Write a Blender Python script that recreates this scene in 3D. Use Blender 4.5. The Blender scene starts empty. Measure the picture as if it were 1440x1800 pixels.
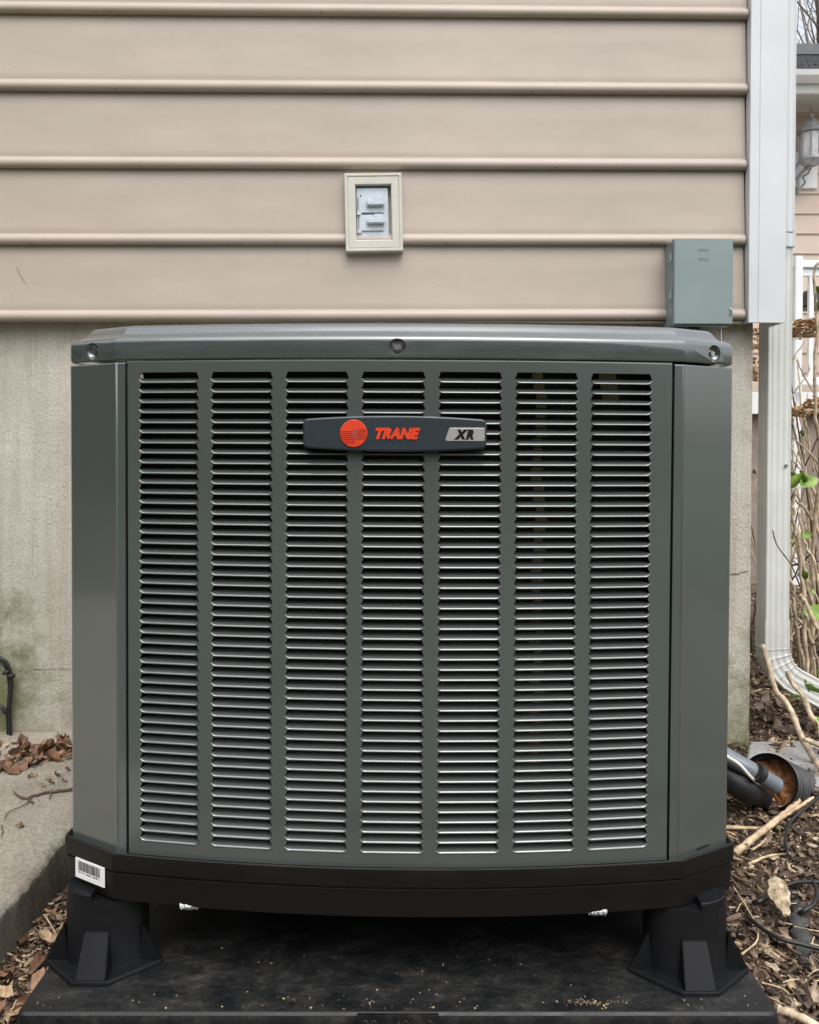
import bpy, bmesh, math, random
import numpy as np
from mathutils import Vector, Matrix, noise
R = math.radians
random.seed(7); rng = np.random.default_rng(7)
scene = bpy.context.scene
col = scene.collection

# ------------------------------------------------------------------ camera, light
PITCH = R(1.27); CZ = 0.79
cam = bpy.data.cameras.new('camera'); cam.sensor_fit = 'HORIZONTAL'; cam.sensor_width = 36; cam.lens = 36
cam.shift_y = -0.0611; cam.clip_start = 0.02; cam.clip_end = 500
co = bpy.data.objects.new('camera', cam); co.location = (0, 0, CZ); co.rotation_euler = (R(90) - PITCH, 0, 0)
col.objects.link(co); scene.camera = co
world = bpy.data.worlds.new('World'); scene.world = world; world.use_nodes = True
wn = world.node_tree.nodes; wl = world.node_tree.links
bg = wn['Background']; sky = wn.new('ShaderNodeTexSky'); sky.sky_type = 'NISHITA'; sky.sun_disc = False
SUN_EL, SUN_ROT = R(58), R(160)
sky.sun_elevation = SUN_EL; sky.sun_rotation = SUN_ROT; sky.dust_density = 3.0; sky.air_density = 1.0; sky.ozone_density = 1.0
hs = wn.new('ShaderNodeHueSaturation'); hs.inputs['Saturation'].default_value = 0.26
wl.new(sky.outputs[0], hs.inputs['Color'])
tc = wn.new('ShaderNodeTexCoord'); cn = wn.new('ShaderNodeTexNoise'); cn.inputs['Scale'].default_value = 2.2; cn.inputs['Detail'].default_value = 5
mp = wn.new('ShaderNodeMapping'); mp.inputs['Scale'].default_value = (1, 1, 2.2)
wl.new(tc.outputs['Generated'], mp.inputs[0]); wl.new(mp.outputs[0], cn.inputs['Vector'])
cr = wn.new('ShaderNodeMapRange'); cr.inputs[1].default_value = .35; cr.inputs[2].default_value = .65; cr.inputs[3].default_value = .82; cr.inputs[4].default_value = 1.2
wl.new(cn.outputs[0], cr.inputs[0])
# an overcast dome is about three times brighter overhead than at the horizon
sxyz = wn.new('ShaderNodeSeparateXYZ'); wl.new(tc.outputs['Generated'], sxyz.inputs[0])
ov = wn.new('ShaderNodeMapRange'); ov.inputs[1].default_value = 0; ov.inputs[2].default_value = 1; ov.inputs[3].default_value = 1.0; ov.inputs[4].default_value = 2.2
wl.new(sxyz.outputs[2], ov.inputs[0]); mu = wn.new('ShaderNodeMath'); mu.operation = 'MULTIPLY'; wl.new(ov.outputs[0], mu.inputs[0]); wl.new(cr.outputs[0], mu.inputs[1])
vm = wn.new('ShaderNodeVectorMath'); vm.operation = 'SCALE'
wl.new(hs.outputs[0], vm.inputs[0]); wl.new(mu.outputs[0], vm.inputs['Scale']); wl.new(vm.outputs[0], bg.inputs[0])
bg.inputs[1].default_value = 0.15
sl = bpy.data.lights.new('sun', 'SUN'); sl.energy = 0.55; sl.angle = R(40); sl.color = (1, .96, .9)
so = bpy.data.objects.new('sun', sl); col.objects.link(so)
# sun stands behind the camera, high, a little to the left
sd = Vector((math.sin(SUN_ROT) * math.cos(SUN_EL) * -1, math.cos(SUN_ROT) * math.cos(SUN_EL), math.sin(SUN_EL)))
so.rotation_euler = sd.to_track_quat('Z', 'Y').to_euler()
vs = scene.view_settings; vs.view_transform = 'Standard'; vs.look = 'None'; vs.gamma = 1; vs.exposure = 0.5; vs.use_curve_mapping = False
scene.render.engine = 'CYCLES'; scene.cycles.max_bounces = 8

# ------------------------------------------------------------------ helpers
def W(px, py, d):
    X = (px - 720) / 1440; Y = (812 - py) / 1440
    dy = math.cos(PITCH) + Y * math.sin(PITCH); dz = -math.sin(PITCH) + Y * math.cos(PITCH)
    t = d / dy
    return Vector((X * t, d, CZ + dz * t))
def G(px, py, z=0.0):
    """point on the horizontal plane z seen at a spot of the photo"""
    X = (px - 720) / 1440; Y = (812 - py) / 1440
    dy = math.cos(PITCH) + Y * math.sin(PITCH); dz = -math.sin(PITCH) + Y * math.cos(PITCH)
    t = (z - CZ) / dz
    return Vector((X * t, dy * t, z))
def tag(o, label=None, cat=None, group=None, kind=None):
    if label: o['label'] = label
    if cat: o['category'] = cat
    if group: o['group'] = group
    if kind: o['kind'] = kind
    return o
def empty(name, loc=(0, 0, 0), rot=(0, 0, 0)):
    o = bpy.data.objects.new(name, None); o.location = loc; o.rotation_euler = rot; o.empty_display_size = .05
    col.objects.link(o); return o
def link(name, me, m=None, parent=None, smooth=False, auto=None):
    if m is not None and len(me.materials) == 0: me.materials.append(m)
    if smooth or auto:
        me.polygons.foreach_set('use_smooth', [True] * len(me.polygons))
    if auto:
        me.set_sharp_from_angle(angle=R(auto))
    o = bpy.data.objects.new(name, me); col.objects.link(o)
    if parent: o.parent = parent
    return o
def mesh(name, v, f, m=None, parent=None, smooth=False, auto=None):
    me = bpy.data.meshes.new(name); me.from_pydata([tuple(p) for p in v], [], f); me.update()
    return link(name, me, m, parent, smooth, auto)
class MB:
    def __init__(s): s.v = []; s.f = []
    def add(s, v, f):
        n = len(s.v); s.v += [tuple(p) for p in v]; s.f += [tuple(i + n for i in q) for q in f]; return s
    def box(s, a, b, M=None):
        (x0, y0, z0), (x1, y1, z1) = a, b
        v = [(x0,y0,z0),(x1,y0,z0),(x1,y1,z0),(x0,y1,z0),(x0,y0,z1),(x1,y0,z1),(x1,y1,z1),(x0,y1,z1)]
        if M is not None: v = [M @ Vector(p) for p in v]
        return s.add(v, [(0,3,2,1),(4,5,6,7),(0,1,5,4),(1,2,6,5),(2,3,7,6),(3,0,4,7)])
    def tube(s, pts, rad, n=8, cap=True, sq=None):
        pts = [Vector(p) for p in pts]; N = len(pts)
        rr = rad if isinstance(rad, (list, tuple)) else [rad] * N
        v = []; f = []
        t0 = (pts[1] - pts[0]).normalized()
        ref = Vector((0, 0, 1)) if abs(t0.z) < .9 else Vector((0, 1, 0))
        nrm = (ref - t0 * ref.dot(t0)).normalized()
        for i, p in enumerate(pts):
            t = (pts[min(i + 1, N - 1)] - pts[max(i - 1, 0)]).normalized()
            nrm = (nrm - t * nrm.dot(t)).normalized(); b = t.cross(nrm)
            for k in range(n):
                a = 2 * math.pi * k / n
                v.append(p + (nrm * math.cos(a) + b * math.sin(a)) * rr[i])
        for i in range(N - 1):
            for k in range(n):
                f.append((i*n+k, i*n+(k+1)%n, (i+1)*n+(k+1)%n, (i+1)*n+k))
        if cap:
            f.append(tuple(reversed(range(n)))); f.append(tuple(range((N-1)*n, N*n)))
        return s.add(v, f)
    def build(s, name, m=None, parent=None, smooth=False, auto=None, bevel=None, seg=2):
        if not bevel: return mesh(name, s.v, s.f, m, parent, smooth, auto)
        bm = bmesh.new(); vv = [bm.verts.new(p) for p in s.v]
        for q in s.f:
            try: bm.faces.new([vv[i] for i in q])
            except ValueError: pass
        bm.normal_update()
        es = [e for e in bm.edges if len(e.link_faces) == 2 and e.calc_face_angle(0) > R(30)]
        bmesh.ops.bevel(bm, geom=es, offset=bevel, segments=seg, affect='EDGES', clamp_overlap=True)
        me = bpy.data.meshes.new(name); bm.to_mesh(me); bm.free()
        return link(name, me, m, parent, auto=auto or 35)
def bez(pts, n=8):
    """Catmull-Rom through pts"""
    P = [Vector(p) for p in pts]; P = [P[0] * 2 - P[1]] + P + [P[-1] * 2 - P[-2]]; out = []
    for i in range(1, len(P) - 2):
        a, b, c, d = P[i-1:i+3]
        for k in range(n):
            t = k / n
            out.append(.5 * ((2*b) + (c-a)*t + (2*a-5*b+4*c-d)*t*t + (3*b-3*c+d-a)*t**3))
    out.append(P[-2]); return out
def round_poly(pts, rad, seg=5):
    out = []; n = len(pts)
    for i, p in enumerate(pts):
        r = rad[i] if isinstance(rad, (list, tuple)) else rad
        if r <= 0: out.append(tuple(p)); continue
        p = Vector(p[:2]); a = Vector(pts[i-1][:2]) - p; b = Vector(pts[(i+1) % n][:2]) - p
        ang = a.angle(b); l = min(r / math.tan(ang / 2), a.length * .48, b.length * .48)
        A = p + a.normalized() * l; B = p + b.normalized() * l
        for k in range(seg + 1):
            t = k / seg
            out.append(tuple((1-t)**2 * A + 2*(1-t)*t * p + t*t * B))
    return out
def offset_path(pts, off):
    n = len(pts); out = []
    for i in range(n):
        p = Vector(pts[i]); a = (p - Vector(pts[i-1])).normalized(); b = (Vector(pts[(i+1) % n]) - p).normalized()
        na = Vector((a.y, -a.x)); nb = Vector((b.y, -b.x)); m = (na + nb).normalized()
        k = max(m.dot(na), .3)
        out.append(p + m * off / k)
    return out
def loft(path, prof, close_first=True, close_last=True):
    v = []; f = []; n = len(path)
    for off, z in prof:
        for q in offset_path(path, off): v.append((q.x, q.y, z))
    for i in range(len(prof) - 1):
        for k in range(n):
            f.append((i*n+k, i*n+(k+1)%n, (i+1)*n+(k+1)%n, (i+1)*n+k))
    if close_first: f.append(tuple(reversed(range(n))))
    if close_last: f.append(tuple(range((len(prof)-1)*n, len(prof)*n)))
    return v, f
def prism(outline, d0, d1, M, bev=0.0):
    """outline (x,z) given clockwise or not, extruded along -y from d0 (back) to d1 (front) then placed with M"""
    ar = sum(outline[i-1][0]*outline[i][1]-outline[i][0]*outline[i-1][1] for i in range(len(outline)))
    if ar < 0: outline = outline[::-1]
    n = len(outline); rings = [(0, d0), (0, d1)] if not bev else [(0, d0), (0, d1 - bev), (-bev * .35, d1 - bev * .35), (-bev, d1)]
    v = []; f = []
    for off, d in rings:
        for q in offset_path(outline, off): v.append(M @ Vector((q.x, -d, q.y)))
    for i in range(len(rings) - 1):
        for k in range(n): f.append((i*n+k, i*n+(k+1)%n, (i+1)*n+(k+1)%n, (i+1)*n+k))
    f.append(tuple(range((len(rings)-1)*n, len(rings)*n))); f.append(tuple(reversed(range(n))))
    return v, f

# ------------------------------------------------------------------ materials
def _new(name):
    m = bpy.data.materials.new(name); m.use_nodes = True
    return m, m.node_tree.nodes, m.node_tree.links, m.node_tree.nodes['Principled BSDF']
def noise_node(N, L, scale, detail=4, rough=.6, coords='Object', stretch=None):
    t = N.new('ShaderNodeTexCoord'); src = t.outputs[coords]
    if stretch:
        mp = N.new('ShaderNodeMapping'); mp.inputs['Scale'].default_value = stretch; L.new(src, mp.inputs[0]); src = mp.outputs[0]
    n = N.new('ShaderNodeTexNoise'); n.inputs['Scale'].default_value = scale; n.inputs['Detail'].default_value = detail; n.inputs['Roughness'].default_value = rough
    L.new(src, n.inputs['Vector']); return n
def ramp(N, L, src, stops):
    r = N.new('ShaderNodeValToRGB'); e = r.color_ramp.elements
    while len(e) < len(stops): e.new(.5)
    for i, (p, c) in enumerate(stops):
        e[i].position = p; e[i].color = (*c, 1) if len(c) == 3 else c
    L.new(src, r.inputs[0]); return r
def mixc(N, L, fac, a, b, mode='MIX'):
    m = N.new('ShaderNodeMix'); m.data_type = 'RGBA'; m.blend_type = mode
    for s, x in ((0, fac), (6, a), (7, b)):
        if hasattr(x, 'links') or hasattr(x, 'is_linked'): L.new(x, m.inputs[s])
        elif s == 0: m.inputs[0].default_value = x
        else: m.inputs[s].default_value = (*x, 1)
    return m.outputs[2]
def bump(N, L, B, src, strength=.2, dist=.002, prev=None):
    b = N.new('ShaderNodeBump'); b.inputs['Strength'].default_value = strength; b.inputs['Distance'].default_value = dist
    L.new(src, b.inputs['Height'])
    if prev: L.new(prev, b.inputs['Normal'])
    L.new(b.outputs[0], B.inputs['Normal']); return b.outputs[0]
def simple(name, c, rough=.5, var=.12, vscale=8, bumps=None, metallic=0, spec=.5, coat=0, rvar=0, c2=None):
    m, N, L, B = _new(name)
    n = noise_node(N, L, vscale, 5)
    lo = tuple(x * (1 - var) for x in c); hi = tuple(min(1, x * (1 + var)) for x in (c2 or c))
    r = ramp(N, L, n.outputs[0], [(.3, lo), (.7, hi)]); L.new(r.outputs[0], B.inputs['Base Color'])
    B.inputs['Roughness'].default_value = rough; B.inputs['Metallic'].default_value = metallic
    B.inputs['Specular IOR Level'].default_value = spec; B.inputs['Coat Weight'].default_value = coat; B.inputs['Coat Roughness'].default_value = .1
    if rvar:
        n2 = noise_node(N, L, vscale * 2.3, 6); mr = N.new('ShaderNodeMapRange')
        mr.inputs[1].default_value = .3; mr.inputs[2].default_value = .7; mr.inputs[3].default_value = rough - rvar; mr.inputs[4].default_value = rough + rvar
        L.new(n2.outputs[0], mr.inputs[0]); L.new(mr.outputs[0], B.inputs['Roughness'])
    prev = None
    for sc, st, di in (bumps or []):
        nb = noise_node(N, L, sc, 4); prev = bump(N, L, B, nb.outputs[0], st, di, prev)
    return m
M = {}
# vinyl siding: nearly even, faint horizontal streaks and specks
m, N, L, B = _new('siding_vinyl')
n = noise_node(N, L, 3.0, 6, .6, stretch=(1, 1, 4)); r = ramp(N, L, n.outputs[0], [(.3, (.375, .318, .268)), (.72, (.43, .365, .307))])
n2 = noise_node(N, L, 160, 2); r2 = ramp(N, L, n2.outputs[0], [(.2, (.62, .55, .48)), (.27, (1, 1, 1))])
c = mixc(N, L, 1.0, r.outputs[0], r2.outputs[0], 'MULTIPLY')
n4 = noise_node(N, L, 7, 7, .7); r4 = ramp(N, L, n4.outputs[0], [(.25, (.93, .925, .91)), (.5, (1, 1, 1))])
c = mixc(N, L, 1.0, c, r4.outputs[0], 'MULTIPLY'); L.new(c, B.inputs['Base Color'])
B.inputs['Roughness'].default_value = .42; B.inputs['Specular IOR Level'].default_value = .35
n3 = noise_node(N, L, 1.6, 3, stretch=(1, 1, 3)); pv = bump(N, L, B, n3.outputs[0], .35, .006)
n3 = noise_node(N, L, 420, 2, stretch=(.25, 1, 1)); bump(N, L, B, n3.outputs[0], .05, .001, pv)
M['siding'] = m
M['white_vinyl'] = simple('white_vinyl', (.57, .59, .595), .4, .05, 6, [(90, .06, .001)])
M['downspout'] = simple('downspout_aluminium', (.56, .57, .54), .38, .14, 5, [(60, .08, .001)], rvar=.08)
M['block'] = simple('mounting_block_vinyl', (.52, .50, .44), .5, .06, 20, [(200, .1, .0006)])
M['cover_grey'] = simple('grey_cover_plastic', (.50, .55, .60), .4, .08, 60, [(300, .15, .0004)])
M['box_grey'] = simple('disconnect_paint', (.205, .255, .255), .36, .06, 7, [(12, .12, .003), (500, .05, .0004)], coat=.1)
# condenser paint
m, N, L, B = _new('condenser_paint')
n = noise_node(N, L, 5, 5); r = ramp(N, L, n.outputs[0], [(.3, (.060, .071, .067)), (.7, (.069, .080, .075))])
n2 = noise_node(N, L, 420, 2); r2 = ramp(N, L, n2.outputs[0], [(.22, (1.9, 1.85, 1.7)), (.25, (1, 1, 1))])
L.new(mixc(N, L, 1.0, r.outputs[0], r2.outputs[0], 'MULTIPLY'), B.inputs['Base Color'])
B.inputs['Roughness'].default_value = .3; B.inputs['Specular IOR Level'].default_value = .6; B.inputs['Coat Weight'].default_value = 1.0; B.inputs['Coat Roughness'].default_value = .10; B.inputs['Coat IOR'].default_value = 1.66
n3 = noise_node(N, L, 4, 3); pv = bump(N, L, B, n3.outputs[0], .10, .01)
n3 = noise_node(N, L, 500, 2); bump(N, L, B, n3.outputs[0], .05, .0005, pv)
M['paint'] = m
# cap: same paint rubbed and dusty
m, N, L, B = _new('cap_paint')
n = noise_node(N, L, 16, 8, .75, stretch=(.35, 1, 3)); r = ramp(N, L, n.outputs[0], [(.52, (.060, .072, .069)), (.68, (.078, .09, .087)), (.82, (.14, .155, .15))])
L.new(r.outputs[0], B.inputs['Base Color'])
mr = ramp(N, L, n.outputs[0], [(.45, (.24, .24, .24)), (.75, (.45, .45, .45))]); L.new(mr.outputs[0], B.inputs['Roughness']); B.inputs['Coat Weight'].default_value = 1; B.inputs['Coat Roughness'].default_value = .07; B.inputs['Coat IOR'].default_value = 1.75
n3 = noise_node(N, L, 25, 4); bump(N, L, B, n3.outputs[0], .12, .003)
M['cap'] = m
M['black_base'] = simple('base_plastic', (.0065, .0058, .0054), .42, .2, 12, [(300, .12, .0006), (9, .1, .004)], rvar=.08, spec=.3)
M['black_riser'] = simple('riser_plastic', (.0045, .005, .006), .5, .25, 25, [(420, .25, .0006)], rvar=.08, spec=.3)
M['dark'] = simple('coil_dark', (.006, .006, .006), .7)
M['rubber'] = simple('black_rubber', (.014, .014, .015), .48, .3, 40, [(200, .2, .001)])
M['tan_tape'] = simple('tan_strap', (.30, .22, .12), .7, .25, 60)
M['steel'] = simple('screw_steel', (.35, .35, .34), .35, .3, 400, metallic=.9)
M['foil'] = simple('foil', (.42, .43, .44), .3, .2, 300, [(250, .8, .003)], metallic=.9)
M['label_white'] = simple('label_paper', (.78, .78, .76), .5, .04, 50)
M['ink'] = simple('ink', (.008, .008, .008), .7, spec=.15)
M['badge'] = simple('badge_blue_grey', (.022, .030, .036), .38, .08, 90, [(600, .08, .0004)])
M['badge_red'] = simple('badge_red', (.62, .045, .012), .42, .08, 90)
M['badge_shade_red'] = simple('badge_groove_shade', (.20, .012, .008), .6, .1, 90)
M['badge_mid'] = simple('badge_groove_grey', (.22, .07, .06), .5, .1, 90)
M['silver'] = simple('badge_silver', (.40, .39, .37), .35, .12, 400, metallic=.35)
M['conduit'] = simple('grey_conduit', (.14, .16, .18), .4, .12, 30)
M['wire_white'] = simple('white_wire', (.6, .58, .52), .5)
M['shingle'] = simple('shingle', (.06, .06, .062), .85, .4, 30, [(60, .8, .01)])
M['trim_paint'] = simple('trim_paint', (.72, .74, .74), .4, .05, 6)
M['soffit'] = simple('soffit', (.45, .43, .38), .6)
M['glass'] = simple('lantern_glass', (.45, .46, .45), .12, .3, 12, spec=.8)
M['lantern'] = simple('lantern_metal', (.27, .28, .29), .35, .35, 40, [(60, .5, .003)], metallic=.3)
M['rust'] = simple('rusty_leaf_fill', (.16, .06, .02), .8, .6, 60, [(80, .9, .01)], c2=(.28, .12, .04))
M['bark'] = simple('cane_bark', (.33, .25, .16), .8, .45, 45, [(160, .5, .002)], c2=(.50, .40, .28))
M['bark_dark'] = simple('twig_bark', (.10, .068, .045), .85, .3, 60, [(160, .5, .001)])
M['stick'] = simple('stripped_stick', (.38, .27, .15), .7, .4, 55, [(90, .4, .002)], c2=(.5, .38, .24))
M['tree_bark'] = simple('tree_bark', (.16, .135, .11), .9, .3, 8, [(30, .7, .01)])
M['petal'] = simple('dried_flower', (.36, .22, .11), .85, .4, 90, c2=(.58, .41, .25))
M['brick_grey'] = simple('porch_skirt', (.26, .21, .175), .85, .25, 12, [(60, .5, .004)])
M['far_siding'] = simple('far_siding', (.50, .40, .33), .5, .06, 5)
M['fabric'] = simple('landscape_fabric', (.025, .025, .024), .95, .5, 60, [(120, .9, .004), (25, .8, .01)], c2=(.06, .06, .056))
# leaf green with translucency
m, N, L, B = _new('green_leaf'); n = noise_node(N, L, 70, 3); r = ramp(N, L, n.outputs[0], [(.3, (.10, .19, .025)), (.7, (.22, .34, .055))]); L.new(r.outputs[0], B.inputs['Base Color'])
B.inputs['Roughness'].default_value = .45; B.inputs['Transmission Weight'].default_value = 0; M['green'] = m
# dead leaves: colour by object
m, N, L, B = _new('dead_leaf'); oi = N.new('ShaderNodeObjectInfo')
r = ramp(N, L, oi.outputs['Random'], [(0, (.09, .045, .025)), (.4, (.17, .085, .045)), (.7, (.26, .14, .075)), (1, (.36, .25, .15))])
n = noise_node(N, L, 70, 6, .7); r2 = ramp(N, L, n.outputs[0], [(.3, (.45, .42, .4)), (.6, (1.15, 1.15, 1.15))])
L.new(mixc(N, L, 1, r.outputs[0], r2.outputs[0], 'MULTIPLY'), B.inputs['Base Color']); B.inputs['Roughness'].default_value = .6
nb = noise_node(N, L, 120, 3); bump(N, L, B, nb.outputs[0], .5, .002); M['leaf'] = m
m, N, L, B = _new('dry_leaf'); oi = N.new('ShaderNodeObjectInfo')
r = ramp(N, L, oi.outputs['Random'], [(0, (.055, .038, .028)), (.5, (.12, .082, .058)), (.8, (.19, .135, .095)), (1, (.33, .26, .18))])
n = noise_node(N, L, 70, 6, .7); r2 = ramp(N, L, n.outputs[0], [(.3, (.45, .42, .4)), (.6, (1.15, 1.15, 1.15))])
L.new(mixc(N, L, 1, r.outputs[0], r2.outputs[0], 'MULTIPLY'), B.inputs['Base Color']); B.inputs['Roughness'].default_value = .6
nb = noise_node(N, L, 120, 3); bump(N, L, B, nb.outputs[0], .5, .002); M['leaf_dull'] = m
# mulch chips: colour by chip
m, N, L, B = _new('bark_chip'); gi = N.new('ShaderNodeNewGeometry')
r = ramp(N, L, gi.outputs['Random Per Island'], [(0, (.034, .021, .014)), (.28, (.085, .053, .033)), (.55, (.16, .108, .070)), (.76, (.27, .19, .12)), (.90, (.42, .31, .19)), (1, (.56, .45, .29))])
n = noise_node(N, L, 110, 5, .7, stretch=(1, 1, 1)); r2 = ramp(N, L, n.outputs[0], [(.3, (.5, .48, .46)), (.65, (1.2, 1.2, 1.2))])
L.new(mixc(N, L, 1, r.outputs[0], r2.outputs[0], 'MULTIPLY'), B.inputs['Base Color']); B.inputs['Roughness'].default_value = .75
nb = noise_node(N, L, 220, 3); bump(N, L, B, nb.outputs[0], .6, .002); M['chip'] = m
M['soil'] = simple('soil', (.05, .034, .023), .95, .5, 30, [(60, .9, .01), (300, .6, .003)], c2=(.10, .07, .045))
M['lawn'] = simple('lawn', (.035, .06, .016), .9, .5, 20, [(150, .9, .02)], c2=(.06, .085, .025))
# old concrete wall with algae and streaks
def concrete(name, lo, hi, moss=True, z_moss=.35, coarse=1.0, speck=.5):
    m, N, L, B = _new(name)
    n = noise_node(N, L, 4 * coarse, 8, .65); r = ramp(N, L, n.outputs[0], [(.3, lo), (.7, hi)])
    ns = noise_node(N, L, 9, 6, .6, stretch=(3.5, 1, .22)); rs = ramp(N, L, ns.outputs[0], [(.32, (.80, .77, .70)), (.55, (1, 1, 1)), (.8, (1.05, 1.05, 1.06))])
    c = mixc(N, L, .75 if moss else .2, r.outputs[0], rs.outputs[0], 'MULTIPLY')
    ng = noise_node(N, L, 170, 5, .8); rg = ramp(N, L, ng.outputs[0], [(.32, (.50, .49, .46)), (.48, (.98, .98, .98)), (.68, (1.4, 1.38, 1.33))])
    c = mixc(N, L, speck, c, rg.outputs[0], 'MULTIPLY')
    if moss:
        t = N.new('ShaderNodeTexCoord'); sx = N.new('ShaderNodeSeparateXYZ'); L.new(t.outputs['Object'], sx.inputs[0])
        mr = N.new('ShaderNodeMapRange'); mr.inputs[1].default_value = z_moss; mr.inputs[2].default_value = 0.05; mr.inputs[3].default_value = -.20; mr.inputs[4].default_value = .12
        L.new(sx.outputs[2], mr.inputs[0])
        nm = noise_node(N, L, 6, 9, .72); ad = N.new('ShaderNodeMath'); ad.operation = 'ADD'; L.new(nm.outputs[0], ad.inputs[0])
        ab = N.new('ShaderNodeMath'); ab.operation = 'ABSOLUTE'; L.new(sx.outputs[0], ab.inputs[0]); mx_ = N.new('ShaderNodeMapRange')
        mx_.inputs[1].default_value = .74; mx_.inputs[2].default_value = .93; mx_.inputs[3].default_value = 0; mx_.inputs[4].default_value = .13; L.new(ab.outputs[0], mx_.inputs[0])
        a2 = N.new('ShaderNodeMath'); L.new(mr.outputs[0], a2.inputs[0]); L.new(mx_.outputs[0], a2.inputs[1]); L.new(a2.outputs[0], ad.inputs[1])
        rm = ramp(N, L, ad.outputs[0], [(.50, (0, 0, 0)), (.72, (1, 1, 1))])
        c = mixc(N, L, rm.outputs[0], c, mixc(N, L, ng.outputs[0], (.11, .115, .05), (.24, .235, .135)))
    L.new(c, B.inputs['Base Color']); B.inputs['Roughness'].default_value = .9; B.inputs['Specular IOR Level'].default_value = .25
    pv = bump(N, L, B, ng.outputs[0], .8, .0035); n5 = noise_node(N, L, 22, 6); pv = bump(N, L, B, n5.outputs[0], .35, .008, pv)
    v = N.new('ShaderNodeTexVoronoi'); v.inputs['Scale'].default_value = 55; t = N.new('ShaderNodeTexCoord'); L.new(t.outputs['Object'], v.inputs['Vector'])
    rv = ramp(N, L, v.outputs['Distance'], [(.06, (0, 0, 0)), (.14, (1, 1, 1))]); bump(N, L, B, rv.outputs[0], .3, .003, pv)
    return m
M['foundation'] = concrete('foundation_concrete', (.40, .375, .32), (.54, .51, .45), True, .6)
M['slab'] = concrete('slab_concrete', (.23, .21, .17), (.34, .315, .265), False, speck=1.0, coarse=1.5)
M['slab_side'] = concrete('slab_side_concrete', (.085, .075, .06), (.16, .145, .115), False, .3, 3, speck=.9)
M['paver'] = concrete('paver_concrete', (.26, .26, .25), (.36, .36, .35), False, speck=.5, coarse=3)
# pad: black plastic with tan dust
m, N, L, B = _new('pad_plastic')
n = noise_node(N, L, 16, 10, .82, stretch=(1, 1.8, 1)); r = ramp(N, L, n.outputs[0], [(.42, (.0055, .006, .0065)), (.53, (.0115, .0118, .0118)), (.62, (.028, .026, .022)), (.76, (.09, .078, .062))]); B.inputs['Specular IOR Level'].default_value = .35
n2 = noise_node(N, L, 60, 8, .8, stretch=(.5, 1.4, 1)); r2 = ramp(N, L, n2.outputs[0], [(.63, (0, 0, 0)), (.78, (.55, .55, .55))])
L.new(mixc(N, L, r2.outputs[0], r.outputs[0], (.19, .17, .14)), B.inputs['Base Color'])
rr = ramp(N, L, n.outputs[0], [(.4, (.38, .38, .38)), (.7, (.7, .7, .7))]); L.new(rr.outputs[0], B.inputs['Roughness'])
nb = noise_node(N, L, 350, 3); bump(N, L, B, nb.outputs[0], .35, .0012); M['pad'] = m

# ================================================================== SETTING: ground
def ground_z(x, y):
    return .012 * noise.noise(Vector((x * 5, y * 5, 0))) + .006 * noise.noise(Vector((x * 19, y * 19, 3))) + (.035 if y > 1.2 and x > .5 else .0) * min(1, max(0, (y - 1.2) / .6)) * min(1, max(0, (x - .5) / .2))
def nonuni(fine, coarse): return sorted(set(fine + coarse))
xs = nonuni([round(-1 + .03 * i, 3) for i in range(101)], [-60, -25, -10, -5, -2.5, -1.6, 2.4, 3, 4.5, 8, 15, 30, 60])
ys = nonuni([round(.5 + .03 * i, 3) for i in range(101)], [.0, -.5, -1.5, -4, -10, -25, -60, 3.9, 4.6, 6, 9, 15, 30, 60, 120])
v = [(x, y, ground_z(x, y) if (-1 < x < 2 and .5 < y < 3.5) else 0.0) for y in ys for x in xs]
nx = len(xs); f = [(j*nx+i, j*nx+i+1, (j+1)*nx+i+1, (j+1)*nx+i) for j in range(len(ys)-1) for i in range(nx-1)]
tag(mesh('ground', v, f, M['soil'], smooth=True), 'dark bare soil under the mulch beside the house', kind='structure')
tag(MB().add([(-60, -60, .03), (60, -60, .03), (60, .45, .03), (-60, .45, .03)], [(0, 1, 2, 3)]).build('lawn', M['lawn']), kind='structure')

# unseen trees added behind and left of the viewpoint for glossy paint to mirror
wv_ = []; wf_ = []; NWX, NWZ = 150, 26
for j in range(NWZ + 1):
    for i in range(NWX + 1):
        t = i / NWX; a = R(150 + 165 * t); rad_ = 10.5 + 1.5 * math.sin(t * 9)
        h = 5.6 + 1.6 * noise.noise(Vector((t * 14, 0, 4))) + .7 * noise.noise(Vector((t * 50, 0, 4)))
        if t > .86: h *= max(.25, 1 - (t - .86) * 5)
        z = h * j / NWZ; p = Vector((math.cos(a) * rad_, math.sin(a) * rad_, z))
        rr = 1 + .12 * noise.noise(p * .9) + .06 * noise.noise(p * 3)
        wv_.append((p.x * rr, p.y * rr, z))
for j in range(NWZ):
    for i in range(NWX): q = j*(NWX+1)+i; wf_.append((q, q+NWX+1, q+NWX+2, q+1))
M['added_trees'] = simple('added_trees', (.030, .035, .018), .9, .6, 2.2, [(6, 1, .2)], c2=(.09, .085, .05))
tag(mesh('reflection_trees', wv_, wf_, M['added_trees'], smooth=True), 'unseen dark trees added behind the viewpoint for the paint to mirror', 'added_trees', kind='stuff')

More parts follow.
